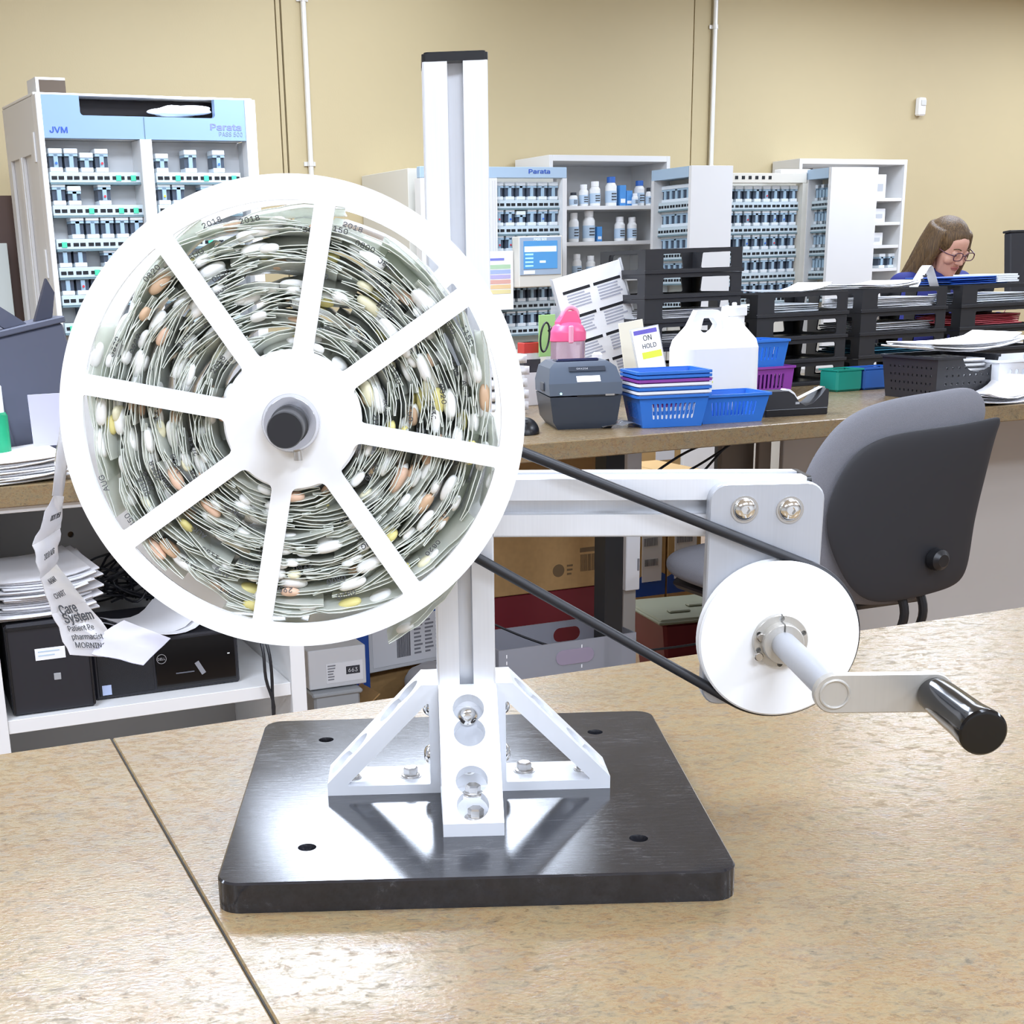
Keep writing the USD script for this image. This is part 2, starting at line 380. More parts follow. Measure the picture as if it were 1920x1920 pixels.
# ================================================================== near worktop, two tops meeting at a seam
B_CTR = 21.3
CS, CT = frame(B_CTR)
pb = on_z(1000, 1270, 0); t_back = float(pb@CT)
pa = on_z(207, 1387, 0); pc = on_z(493, 1865, 0)
s_seam = float((pa@CS + pc@CS)/2)
def top_piece(name, s0, s1, label):
    return solo(name, label, 'worktop', span(s0, s1, -1.25, 0, -0.038, 0, 0.0012), 'laminate', tuple(CT*t_back), B_CTR)
wt = top_piece('worktop', s_seam+0.0006, 2.2, 'speckled tan laminate worktop under the black base plate, right of the seam')
top_piece('worktop', -1.5, s_seam-0.0006, 'speckled tan laminate worktop at the lower left, beyond the dark seam')
part(wt, 'seam_edge', span(s_seam-0.0005, s_seam+0.0005, -1.249, -0.001, -0.037, -0.0007), mat('seam_dark', '#2a2520', 0.8))
mat('cabinet_grey', '#b9b5b0', 0.6)
t = thing('worktop_cabinet', 'plain grey base cabinet carrying the near speckled worktop', 'cabinet', tuple(CT*t_back + UPZ*Z_FLOOR), B_CTR)
part(t, 'carcass', span(-1.45, 2.15, -1.2, -0.04, 0.08, 0.8715, 0.004), 'cabinet_grey'); part(t, 'plinth', span(-1.4, 2.1, -1.1, -0.12, 0, 0.08), 'black_plastic')

# ================================================================== the hand winder
TP = 0.01905
wind = thing('pouch_winder', 'hand-cranked aluminium winder with black base plate, tall slotted post and white pulley', 'winding machine')
holes = [turn(cyl(0.0045, 0.03, 20), 'z', x, y, -0.005) for x in (-0.102, 0.102) for y in (-0.1018, 0.1025)]
sinks = [turn(cyl(0.0045, 0.006, 20, r2=0.0062), 'z', x, y, TP-0.0045) for x in (-0.102, 0.102) for y in (-0.1018, 0.1025)]
pl = prism(rrect(0.3048, 0.3048, 0.014, n=8), TP-0.0012)
pl2 = tf(prism(rrect(0.3024, 0.3024, 0.0128, n=8), 0.0012), 0, 0, TP-0.0012)
pl = tri(m3.Manifold.batch_hull([mani(pl), mani(pl2)]))
part(wind, 'base_plate', cut(pl, *holes, *sinks), 'worn_black', 'worn black plastic base plate with four holes')
PX, PY = 0.0014, 0.0036
def slot_profile(w=0.0381):
    """T-slot section: a rounded square with an undercut slot in the middle of each side and a bore."""
    sq = rrect(w, w, 0.0015, n=4); o, lip, tw, td = 0.0092, 0.0045, 0.0170, 0.0085
    for k in range(4):
        slot = unary_union([sbox(-o/2, w/2-lip-0.001, o/2, w/2+0.001), Polygon([(-tw/2, w/2-lip), (tw/2, w/2-lip), (tw/2, w/2-lip-0.002), (o/2*0.9, w/2-td-0.002), (-o/2*0.9, w/2-td-0.002), (-tw/2, w/2-lip-0.002)])])
        sq = sq.difference(affinity.rotate(slot, 90*k, origin=(0, 0)))
    return sq.difference(Point(0, 0).buffer(0.0033))
SEC = slot_profile()
PH = 0.473-TP
part(wind, 'post', tf(prism(SEC, PH), PX, PY, TP), 'anodised', 'tall silver T-slot post')
part(wind, 'end_cap', tf(cat(prism(rrect(0.0386, 0.0386, 0.003), 0.0042), tf(prism(rrect(0.036, 0.036, 0.003), 0.001), 0, 0, 0.0042)), PX, PY, TP+PH), 'black_plastic', 'black plastic end cap')
def bracket():
    """Gusset bracket standing at x = 0, toe along +x, in the xz plane, 38 mm wide along y."""
    L, t = 0.0762, 0.0064
    out = Polygon([(0, 0), (L, 0), (L, 0.0085), (0.011, L), (0, L)])
    inn = Polygon([(t, t), (L-0.0125, t), (t, L-0.0115)]).buffer(-0.001).buffer(0.001)
    m = prism_xz(out.difference(inn), -0.019, 0.019)
    d = np.array([0.011-L, L-0.0085]); ln = np.hypot(*d); d /= ln
    nrm = np.array([d[1], -d[0]])
    cuts = []
    for f in (0.13, 0.31, 0.67, 0.85):
        c = np.array([L, 0.0085]) + d*ln*f
        k = cyl(0.0102, 0.04, 28); k.apply_transform(X(rx=0, ry=math.degrees(math.atan2(nrm[0], nrm[1]))))
        k.apply_translation((c[0]-nrm[0]*0.015, 0, c[1]-nrm[1]*0.015)); 
        # keep the cut away from the two legs
        cuts.append(k)
    keep = prism_xz(inn.buffer(-0.0004), -0.03, 0.03)
    tool = tri(sum((mani(k) for k in cuts[1:]), mani(cuts[0])))
    legs = prism_xz(unary_union([sbox(-0.01, -0.01, t+0.0002, 0.09), sbox(-0.01, -0.01, 0.09, t+0.0002)]), -0.03, 0.03)
    return tri(mani(m) - (mani(tool) - mani(legs)))
BR = bracket()
def hexbolt():
    return cat(lathe([(0.0062, 0), (0.0066, 0.0004), (0.0062, 0.0014), (0.0048, 0.0019)], 24), tf(lathe([(0.0051, 0), (0.0052, 0.0045), (0.0042, 0.0055), (0.0030, 0.0055)], 6), 0, 0, 0.0012), tf(cyl(0.0072, 0.0008, 24), 0, 0, -0.0002))
def button(r=0.0068, h=0.0042):
    pr = [(r, 0)] + [(r*math.cos(a), h*math.sin(a)) for a in np.linspace(0.15, 1.15, 7)]
    m = lathe(pr + [(0.0024, pr[-1][1])], 28)
    return cut(m, tf(lathe([(0.0026, 0), (0.0026, 0.01)], 6), 0, 0, pr[-1][1]-0.0022))
HB, BB = hexbolt(), button()
for nm, ang in (('left', 180), ('right', 0), ('front', -90), ('back', 90)):
    R = X(PX, PY, TP, rz=ang) @ X(0.0191, 0, 0)
    b = BR.copy(); b.apply_transform(R)
    pb_ = part(wind, 'gusset_bracket', b, 'aluminium_white')
    for dx in (0.020, 0.061):
        k = HB.copy(); k.apply_transform(R @ X(dx, 0.002, 0.0064, rz=RNG.uniform(0, 60))); part(wind, 'hex_bolt', k, 'zinc')
    for dz in (0.021, 0.056):
        k = BB.copy(); k.apply_transform(R @ X(0.0064, 0, dz, ry=90)); part(wind, 'button_bolt', k, 'chrome')
# arm, side plate, hand pulley and crank
ARM_TILT = 1.6
ZA = 0.2115
arm = prism(SEC, 0.197); arm.apply_transform(X(PX+0.0193, PY, ZA, ry=90+ARM_TILT)); part(wind, 'arm', arm, 'anodised', 'horizontal silver T-slot arm')
zend = ZA - 0.197*math.sin(math.radians(ARM_TILT))
capm = prism(rrect(0.0384, 0.0384, 0.003), 0.003); capm.apply_transform(X(PX+0.0193+0.197, PY, zend, ry=90+ARM_TILT)); part(wind, 'end_cap', capm, 'black_plastic')
YF = PY-0.01905
def chamfer_plate(p, y0, y1, c):
    a = prism_xz(p, y0+c, y1); b = prism_xz(p.buffer(-c), y0, y0+c)
    return tri(m3.Manifold.batch_hull([mani(a), mani(b)]))
PT = 0.0095
spl = affinity.rotate(sbox(0.1548, 0.079, 0.2265, 0.2232).buffer(-0.011).buffer(0.011, quad_segs=6), -0.6)
part(wind, 'pulley_plate', chamfer_plate(spl, YF-PT, YF, 0.0009), 'mill_aluminium', 'flat silver plate bolted to the arm')
for px_, py_ in ((1396, 955), (1481, 956)):
    P = on_plane(px_, py_, np.array([0, 1.0, 0]), YF-PT)
    k = turn(button(0.0074, 0.0048), 'y-', P[0], YF-PT, P[2]); part(wind, 'button_bolt', k, 'chrome')
    part(wind, 'washer', turn(cyl(0.0086, 0.0008, 28), 'y-', P[0], YF-PT+0.0001, P[2]), 'zinc')
CX, CZ = 0.1998, 0.1250
YP = -0.0368                                    # front face of the hand pulley
part(wind, 'bearing_boss', turn(cat(cyl(0.019, 0.006, 36, 0.001), tf(cyl(0.012, 0.012, 28, 0.001), 0, 0, 0.004)), 'y-', CX, YF-PT, CZ), 'white_plastic')
PR = 0.0508
part(wind, 'hand_pulley', turn(lathe([(PR-0.001, 0), (PR, 0.001), (PR, 0.0018), (PR-0.004, 0.005), (PR-0.004, 0.0062), (PR, 0.0094), (PR, 0.0102), (PR-0.0012, 0.0114)], 96), 'y-', CX, YP+0.0114, CZ), 'white_plastic', 'white grooved hand pulley')
# flange-mount clamp collar
col = lathe([(0.0172, 0), (0.0172, 0.004), (0.0168, 0.0045), (0.0128, 0.0045), (0.0128, 0.0115), (0.0122, 0.0122)], 48)
cuts = [turn(cyl(0.0017, 0.03, 16), 'z', 0.0149*math.cos(a), 0.0149*math.sin(a), -0.01) for a in np.radians([20, 160, 200, 340, 90, 270])]
cuts += [tf(box(0.0012, 0.02, 0.03), 0, 0.0105, -0.005)]
part(wind, 'clamp_collar', turn(cut(col, *cuts), 'y-', CX, YP, CZ), 'brushed_steel')
for a in np.radians([200, 340, 150]):
    part(wind, 'collar_screw', turn(lathe([(0.0028, 0), (0.0028, 0.0022), (0.0022, 0.0027)], 16), 'y-', CX+0.0150*math.cos(a)*0.99, YP-0.0045, CZ+0.0150*math.sin(a)*0.99 - 0.004), 'zinc')
YC = -0.150
part(wind, 'crank_shaft', turn(cyl(0.0079, YP-YC+0.03, 32, 0.0006), 'y-', CX, YP+0.03, CZ), 'mill_aluminium')
CL = 0.0545
bar = unary_union([Point(CX, CZ).buffer(0.0112, quad_segs=16), Point(CX+CL, CZ-0.001).buffer(0.0112, quad_segs=16), Polygon([(CX, CZ-0.0112), (CX+CL, CZ-0.0122), (CX+CL, CZ+0.0102), (CX, CZ+0.0112)])])
crank = part(wind, 'crank_arm', chamfer_plate(bar, YC-0.0052, YC, 0.0006), 'brushed_steel', 'flat brushed steel crank arm')
part(wind, 'weld_ring', turn(trimesh.creation.torus(0.0079, 0.0009, major_sections=40, minor_sections=8), 'y-', CX, YC-0.0052, CZ), 'brushed_steel')
hl = lathe([(0.0085, 0), (0.0095, 0.001), (0.0104, 0.012), (0.0108, 0.03), (0.0112, 0.05), (0.0119, 0.058), (0.0123, 0.064), (0.0122, 0.0672), (0.0112, 0.0684), (0.0095, 0.0686)], 48)
part(wind, 'crank_handle', turn(hl, 'y-', CX+CL, YC-0.0056, CZ-0.001), 'black_gloss', 'glossy black turning handle')
# driven side: axle, hub pulley and belt
AXX, AXZ = -0.0983, 0.2768
part(wind, 'bearing_block', span(-0.125, -0.0165, -0.012, 0.012, AXZ-0.03, AXZ+0.03, 0.003), 'aluminium_white')
YB = YP+0.0058
part(wind, 'driven_pulley', turn(lathe([(0.027, 0), (0.027, 0.002), (0.0245, 0.0048), (0.0245, 0.0062), (0.027, 0.009), (0.027, 0.0108)], 64), 'y-', AXX, YB+0.0045, AXZ), 'white_plastic') if False else None
YBB = -0.0205
part(wind, 'driven_pulley', turn(lathe([(0.0265, 0), (0.0265, 0.0008), (0.0235, 0.0028), (0.0235, 0.0032), (0.0265, 0.0052), (0.0265, 0.006)], 64), 'y-', AXX, YBB+0.003, AXZ), 'white_plastic')
part(wind, 'axle', turn(cyl(0.008, 0.125, 28, 0.0005), 'y-', AXX, 0.012, AXZ), 'anodised')
def belt():
    # a round belt round both pulleys; it runs slightly askew between the two planes
    r1, r2 = PR-0.0012, 0.0262
    c1, c2 = np.array([CX, CZ]), np.array([AXX, AXZ])
    d = c2-c1; L = np.linalg.norm(d); th = math.atan2(d[1], d[0]); be = math.acos((r1-r2)/L)
    pts = []
    for a in np.linspace(th-be-2*PI+2*be, th-be, 40)[::-1] if False else np.linspace(th+be, th+2*PI-be, 60):
        pts.append((c1[0]+r1*math.cos(a), YP+0.0058, c1[1]+r1*math.sin(a)))
    for a in np.linspace(th+2*PI-be, th+2*PI+be, 40):
        pts.append((c2[0]+r2*math.cos(a), YBB, c2[1]+r2*math.sin(a)))
    pts.append(pts[0])
    return tube(pts, 0.0033, 12, closed=True)
part(wind, 'drive_belt', belt(), 'black_rubber', 'round black drive belt')
part(wind, 'axle_knob', turn(lathe([(0.0103, 0), (0.0108, 0.0008), (0.0108, 0.006), (0.0098, 0.0072), (0.0093, 0.010), (0.0093, 0.0165), (0.0099, 0.018), (0.0100, 0.032), (0.0094, 0.0336)], 48), 'y-', AXX, -0.1015, AXZ), 'black_rubber', 'black knob on the end of the axle')

# ================================================================== the reel
RR = 0.1334
reel = thing('spoked_reel', 'large white spoked reel holding the coil of pouches', 'reel')
def flange(y0, y1, rot):
    disc = Point(0, 0).buffer(RR, quad_segs=40)
    win = Point(0, 0).buffer(0.1199, quad_segs=40).difference(Point(0, 0).buffer(0.0385, quad_segs=16))
    sp = unary_union([affinity.rotate(sbox(0, -0.0058, 0.2, 0.0058), rot+45*k, origin=(0, 0)) for k in range(8)])
    win = win.difference(sp)
    ws = []
    for g in win.geoms:
        h = g.buffer(-0.0045, quad_segs=5).buffer(0.0045, quad_segs=5)
        o = g.buffer(-0.0012).buffer(0.0012)
        ws.append(unary_union([h, o.difference(Point(0, 0).buffer(0.075))]))
    p = disc.difference(unary_union(ws)).difference(Point(0, 0).buffer(0.0082))
    m = prism_xz(p, y0, y1); m.apply_translation((AXX, 0, AXZ)); return m
YR0, YR1 = -0.0865, -0.0295
part(reel, 'front_flange', flange(YR0, YR0+0.004, 33.2), 'white_plastic', 'front spoked flange')
part(reel, 'back_flange', flange(YR1-0.004, YR1, 33.2+7), 'white_plastic', 'back spoked flange')
part(reel, 'core', turn(ring([(0.0085, 0), (0.040, 0), (0.040, YR1-YR0-0.008), (0.0085, YR1-YR0-0.008)], 48), 'y-', AXX, YR1-0.004, AXZ), 'white_plastic')
part(reel, 'hub_collar', turn(cut(lathe([(0.0163, 0), (0.0166, 0.001), (0.0164, 0.0105), (0.0149, 0.0145), (0.0146, 0.0148)], 56), tf(cyl(0.0082, 0.05), 0, 0, -0.01)), 'y-', AXX, YR0, AXZ), mat('clear_steel', '#d4d4da', 0.15, metal=0.9), 'polished metal collar')
part(reel, 'set_screw', tf(cyl(0.0026, 0.006, 14), AXX+0.003, YR0-0.006, AXZ-0.0215), 'zinc')

# ================================================================== the coil of medication pouches
PILLS = {'pill_white': '#f4f3ee', 'pill_cream': '#ece6c4', 'pill_yellow': '#e0d489', 'pill_tan': '#dcb896', 'pill_peach': '#e8c2a6'}
for k, c in PILLS.items(): mat(k, c, 0.45)
mat('film_edge', '#e4e8dd', 0.35)
coil = thing('pouch_coil', 'coil of clear printed medication pouches wound between the spoked flanges', 'pouches', (AXX, 0, AXZ))
YA, YZ = YR0+0.0046, YR1-0.0046
TEXTS = ['0820', '2850', '0800', '1150', '2018', 'AUG', '2950', '1730']
def oval(a, b, c, n=1):
    m = trimesh.creation.icosphere(2, 1.0); v = m.vertices
    v = np.sign(v)*np.abs(v)**0.85; m.vertices = v*[a, b, c]; return m
def make_pouch(k, r, a0, L, W0, W1, rng, pills=1, bend=0.0):
    ns, ny = 9, 6
    s = np.linspace(-0.5, 0.5, ns); y = np.linspace(0, 1, ny)
    S, Yv = np.meshgrid(s, y, indexing='ij')
    bulge = (np.clip(np.cos(S*PI), 0.03, 1)**0.35)*(np.sin(np.clip(Yv*0.93+0.07, 0, 1)*PI)**0.45)*rng.uniform(0.0015, 0.0027)
    tilt = rng.uniform(-0.0058, 0.0058); flare = rng.uniform(-0.55, 0.55)
    ph = rng.uniform(0, 6.28); fr = rng.uniform(5, 13)
    base = S*2*tilt + flare*0.012*np.clip(1-Yv*2.2, 0, 1)**1.5 + 0.00035*np.sin(S*fr*1.5+ph)*(1-0.6*Yv) + bend*(1-Yv)
    wob = 0.0024*np.sin(S*fr+ph*2)
    def pt(h): 
        rad = r + base + h; ang = a0 + S*L/r
        return np.stack([rad*np.cos(ang), W0 + (W1-W0)*Yv + wob*(1-Yv), rad*np.sin(ang)], -1)
    top, bot = sheet(pt(bulge + 0.00012)), sheet(pt(-bulge - 0.00012))
    m = cat(top, bot)
    p = part(coil, 'pouch', m, 'pouch_film', smooth=True)
    ea, eb = pt(bulge + 0.00012)[:, 0], pt(-bulge - 0.00012)[:, 0]
    part(p, 'seal_edge', tube(np.vstack([ea, eb[::-1], ea[:1]]), 0.00034, 4, closed=True), 'film_edge', smooth=True)
    for q in range(pills):
        sz = rng.choice([(0.0062, 0.0042, 0.0024), (0.0072, 0.004, 0.0028), (0.0042, 0.0042, 0.0021), (0.0048, 0.003, 0.0022), (0.0036, 0.0036, 0.0018)])
        o = oval(*[x*1.22 for x in sz])
        o.apply_transform(X(ry=0, rz=0))
        so = rng.uniform(-0.3, 0.3); yo = W0 + rng.uniform(0.002, 0.009); ang = a0 + so*L/r
        o.apply_transform(X(rx=rng.uniform(-25, 25), rz=rng.uniform(-20, 20)))
        o.apply_transform(X(ry=-math.degrees(ang)+90)); o.apply_translation(((r+so*2*tilt+flare*0.006)*math.cos(ang), yo, (r+so*2*tilt+flare*0.006)*math.sin(ang)))
        col_ = rng.choice(['pill_white']*9 + ['pill_cream', 'pill_yellow', 'pill_tan', 'pill_peach'])
        part(p, 'pill', o, col_)
    return p, base, tilt
prng = random.Random(21)
nl = 23; r0, r1 = 0.0425, 0.1155; npouch = 0; theta = 0.3; npill = 0
r = r0
while r < r1:
    L = 0.052; dth = L/r
    pl_n = prng.choice([1, 1, 2, 2]) 
    if npill + pl_n > 298: pl_n = 0
    p, base, tilt = make_pouch(npouch, r + prng.uniform(-0.0012, 0.0012), theta, L*1.10, YA+prng.uniform(0, 0.003), YZ, prng, pl_n)
    npill += pl_n
    if prng.random() < 0.30:
        tm = text(prng.choice(TEXTS), 0.0034, 0.0002)
        tm.apply_translation((-tm.extents[0]/2, 0, 0)); tm.apply_transform(X(rx=90))       # faces -y
        th2 = theta + prng.uniform(-0.25, 0.25)*dth
        tm.apply_transform(X(rx=prng.choice([-38, 38])))
        tm.apply_transform(X(0, YA+0.001, r+0.001)); tm.apply_transform(X(ry=math.degrees(PI/2-th2)))
        part(p, 'printed_code', tm, 'ink')
    npouch += 1
    theta += dth; r += (0.0033*dth/(2*PI)) if r < 0.108 else (0.0042*dth/(2*PI))
# the loose outermost turn sags out below the reel
for k, (a, rr_) in enumerate(((-1.78, 0.127), (-1.38, 0.1372), (-1.02, 0.1382), (-0.66, 0.130), (-0.25, 0.119))):
    p, _, _ = make_pouch(npouch, rr_, a, 0.055, YA+0.012 if k < 3 else YA+0.004, YZ, random.Random(50+k), 1 if k != 1 else 2, 0.0)
    npouch += 1

# the loose tail that hangs down on the left; corner points are (picture x, picture y, depth) of its two long edges
yv = np.array([0, 1.0, 0])
def TP3(px, py, y): return on_plane(px, py, yv, y)
def strip(rows, n=7, m=5, puff=0.0022, seed=0):
    """Two films between successive (left, right) edge points, puffed out between the seals."""
    rg = np.random.default_rng(seed); out = []
    (l0, r0_), (l1, r1_) = rows
    t = np.linspace(0, 1, n)[:, None, None]; w = np.linspace(0, 1, m)[None, :, None]
    A = (l0*(1-t)+l1*t)*(1-w) + (r0_*(1-t)+r1_*t)*w
    nrm = np.cross(l1-l0, r0_-l0); nrm /= np.linalg.norm(nrm)
    b = (np.sin(t*PI)*np.sin(w*PI))**0.6*puff
    cr = 0.0008*np.sin(t*11+seed)*np.sin(w*7+seed*2)
    return cat(sheet(A + nrm*(b+cr+0.0002)), sheet(A - nrm*(b-cr+0.0002))), nrm
tail = thing('pouch_tail', 'loose end of the pouch strip hanging off the left of the reel', 'pouches', (0, 0, 0))
film('tail_film', '#f4f3f6', 0.12)
EDG = [((112, 800, -0.074), (128, 815, -0.030)), ((98, 930, -0.080), (119, 930, -0.028)), ((62, 1022, -0.082), (114, 990, -0.028)), ((76, 1085, -0.082), (106, 1058, -0.03)), ((98, 1150, -0.082), (160, 1128, -0.04)), ((130, 1228, -0.082), (243, 1234, -0.05))]
ED3 = [(TP3(*a), TP3(*b)) for a, b in EDG]
for k in range(len(ED3)-1):
    m, nr = strip((ED3[k], ED3[k+1]), seed=k)
    p = part(tail, 'pouch', m, 'tail_film', smooth=True)
    lines = {1: ['0820 2850'], 2: ['2018 AUG'], 3: ['NAMA', 'CHART'], 4: ['Care', 'System', 'Patient Pe', 'pharmacist', 'MORNING']}.get(k, [])
    (l0, r0_), (l1, r1_) = ED3[k], ED3[k+1]
    for q, ln in enumerate(lines):
        f = (q+0.7)/(len(lines)+0.4)
        a, b = l0+(l1-l0)*f, r0_+(r1_-r0_)*f
        ex = (b-a); wd = np.linalg.norm(ex); ex /= wd
        down = (l1+r1_-l0-r0_); down -= ex*(down@ex); down /= np.linalg.norm(down); ez = np.cross(ex, -down)
        h = 0.0062 if q < 2 and k == 4 else 0.0036
        tm = text(ln, h, 0.0002, bold=(q < 2 and k == 4)); tm.apply_transform(X(-tm.bounds[0][0], 0, 0))
        sc = min(1.0, wd*0.84/tm.extents[0]); tm.apply_transform(X(s=(sc, 1, 1)))
        side = 1 if ez @ (EYE-a) > 0 else -1
        Mx = np.eye(4); Mx[:3, 0] = ex; Mx[:3, 1] = -down; Mx[:3, 2] = ez; Mx[:3, 3] = a + ex*wd*0.1 + ez*side*0.0032
        tm.apply_transform(Mx); part(p, 'printed_line', tm, 'ink')
for k, (q1, q2) in enumerate(((((130, 1229, -0.082), (225, 1172, -0.05)), ((262, 1257, -0.082), (314, 1206, -0.05))),)):
    m, nr = strip(((TP3(*q1[0]), TP3(*q1[1])), (TP3(*q2[0]), TP3(*q2[1]))), seed=20+k); 
    part(tail, 'pouch', tf(m, 0, 0.012, 0), mat('tail_lilac', '#e2dfea', 0.5), smooth=True)

# ================================================================== the long desk behind
T0 = 1.858
def dthing(name, label, cat_, s, t, z=0.0, rot=0.0, group=None): return thing(name, label, cat_, D3(s, t, z), A_DESK+rot, group)
desk = thing('long_desk', 'long desk with speckled laminate top carrying printer, baskets and black trays', 'desk', D3(0, T0, 0), A_DESK)
part(desk, 'desk_top', span(-1.1, 4.6, 0, 1.22, -0.040, 0, 0.002), 'laminate')
mat('leg_black', '#141416', 0.5)
part(desk, 'leg', span(1.207, 1.255, 0.09, 0.14, Z_FLOOR, -0.0405), 'leg_black', 'black square desk leg')
mat('greige', '#a8a39d', 0.55); mat('greige_light', '#c9c4be', 0.55); mat('greige_dark', '#857b70', 0.6)
sp1, sp2, sp3 = in_desk(1335, 868, 2.35)[0], in_desk(1417, 860, 2.3)[0], in_desk(1476, 860, 2.2)[0]
part(desk, 'modesty_panel', span(sp1, sp2, 0.45, 0.468, Z_FLOOR+0.05, -0.041, 0.002), 'greige_dark')
part(desk, 'modesty_panel', span(sp2-0.02, sp3-0.008, 0.40, 0.418, Z_FLOOR+0.05, -0.041, 0.002), mat('taupe', '#91867a', 0.6))
part(desk, 'modesty_panel', span(sp3, 4.5, 0.36, 0.378, Z_FLOOR+0.05, -0.041, 0.002), 'greige_light', 'pale grey panel under the desk')
mat('cardboard_dark', '#6f5535', 0.8)
# white shelf unit under the left end
mat('melamine', '#e9e8e6', 0.4); mat('melamine_back', '#a9a7a4', 0.6)
cabn = thing('open_shelf_unit', 'white open shelf unit under the left end of the desk holding two computers', 'shelf unit', D3(0, 1.875, 0), A_DESK)
part(cabn, 'side_panel', span(0.414, 0.446, 0, 0.55, Z_FLOOR, -0.0415, 0.001), 'melamine'); part(cabn, 'side_panel', span(-0.205, -0.172, 0, 0.55, Z_FLOOR, -0.0415, 0.001), 'melamine')
part(cabn, 'shelf', span(-0.1715, 0.4135, 0.006, 0.53, -0.492, -0.464, 0.001), 'melamine'); part(cabn, 'top_rail', span(-0.1715, 0.4135, 0.0, 0.53, -0.053, -0.0415, 0.001), 'melamine')
bk = prism_xz(sbox(-0.1715, Z_FLOOR+0.05, 0.4135, -0.06).difference(Point(0.054, -0.195).buffer(0.007)).difference(sbox(-0.168, -0.35, -0.155, -0.2)), 0.53, 0.545)
part(cabn, 'back_panel', bk, 'melamine_back'); part(cabn, 'hole_plug', span(-0.171, 0.41, 0.546, 0.55, -0.40, -0.17), 'cardboard_dark')
part(cabn, 'bottom', span(-0.1715, 0.4135, 0.006, 0.53, Z_FLOOR+0.04, Z_FLOOR+0.07, 0.001), 'melamine')
ZS = -0.464
mat('pc_black', '#232329', 0.45); mat('pc_mesh', '#15151a', 0.6, grain=0.5, gscale=900)
t = dthing('computer_tower', 'black computer tower with a white label, under the paper stack', 'computer', -0.075, 1.90, ZS+0.0005)
part(t, 'case', box(0.165, 0.40, 0.188, 0, 0.20, 0, 0.006), 'pc_black'); part(t, 'name_sticker', span(-0.028, 0.031, -0.0008, 0.0002, 0.110, 0.134), mat('sticker_white', '#f2f3f5', 0.5), 'white sticker')
part(t, 'sticker_line', cat(*[span(-0.022, 0.02-0.01*k, -0.0012, -0.0006, 0.126-0.008*k, 0.1285-0.008*k) for k in range(2)]), mat('pale_blue', '#bcd0e2', 0.6)); part(t, 'power_button', span(0.004, 0.018, -0.0010, 0.001, 0.066, 0.080, 0.0006), mat('badge_grey', '#b9bdc2', 0.35, metal=0.4), 'silver square button')
part(t, 'bezel', cat(span(-0.0805, -0.077, -0.003, 0.002, 0.006, 0.18), span(0.077, 0.0805, -0.003, 0.002, 0.006, 0.18), span(-0.08, 0.08, -0.003, 0.002, 0.176, 0.182)), 'black_plastic')
t = dthing('small_computer', 'low black desktop computer with a round emblem on the white shelf', 'computer', 0.165, 1.935, ZS+0.0005)
part(t, 'case', box(0.305, 0.30, 0.118, 0, 0.15, 0, 0.004), 'pc_black'); part(t, 'grille', span(-0.145, -0.03, -0.0016, 0.001, 0.008, 0.11, 0.0007), 'pc_mesh'); part(t, 'drive_panel', span(-0.026, 0.145, -0.0024, 0.001, 0.008, 0.11, 0.001), 'black_gloss')
em = ring([(0.0092, 0), (0.0104, 0), (0.0104, 0.0009), (0.0092, 0.0009)], 36)
part(t, 'emblem', cat(turn(em, 'y-', -0.012, -0.0022, 0.072), text_front('DELL', 0.0052, -0.012, -0.0024, 0.0694, 0.0006, True, width=0.0155, centre=True)), mat('emblem_grey', '#a6a7ab', 0.35, metal=0.5))
part(t, 'chip_sticker', span(-0.139, -0.120, -0.0022, -0.0014, 0.010, 0.031), mat('sticker_blue', '#b7c4e4', 0.4)); part(t, 'slot', span(0.016, 0.055, -0.0034, -0.002, 0.036, 0.0385), mat('slot_grey', '#60626a', 0.4))
part(t, 'tag', tf(box(0.010, 0.0016, 0.03), 0.075, -0.0035, 0.03, 0, -28, 0), mat('tag_grey', '#8b8b90', 0.4)); part(t, 'drive_light', span(0.128, 0.133, -0.0034, -0.002, 0.066, 0.068), mat('led_white', '#ffffff', 0.4))
mat('paper', '#f3f2f4', 0.7, vary=0.05); mat('paper_bright', '#fbfbfc', 0.7)
def paper_stack(nm, label, cat_, s, t, z, w, d, n, th, rot=0.0, group=None, seed=0, m='paper', jit=0.012, curl=0.0):
    rg = random.Random(seed); r = thing(nm, label, cat_, D3(s, t, z), A_DESK+rot, group)
    for k in range(n):
        gx = np.linspace(-w/2, w/2, 7); gy = np.linspace(-d/2, d/2, 5); G = np.stack([*np.meshgrid(gx, gy, indexing='ij'), np.zeros((7, 5))], -1)
        c = rg.uniform(0.2, 1.0)*curl
        G[..., 2] = (k+1)*th + c*(np.abs(G[..., 0])/(w/2))**2.2*0.5 + c*np.clip(G[..., 0]/(w/2), 0, 1)**2
        part(r, 'sheet', tf(sheet(G, th*0.72), rg.uniform(-jit, jit), rg.uniform(-jit, jit), 0, 0, 0, rg.uniform(-5, 5)), m, smooth=True)
    return r
paper_stack('paper_stack', 'untidy thick stack of crumpled papers on top of the black tower', 'papers', -0.075, 2.06, ZS+0.190, 0.20, 0.28, 16, 0.0048, 3, seed=3, curl=0.012)
t = paper_stack('loose_papers', 'few loose sheets lying on the low black computer', 'papers', 0.16, 2.03, ZS+0.119, 0.15, 0.18, 3, 0.0015, 24, seed=5, curl=0.03)
rg = random.Random(8)
t = dthing('cable_tangle', 'tangle of black cables behind the low black computer', 'cables', 0.16, 2.28, ZS)
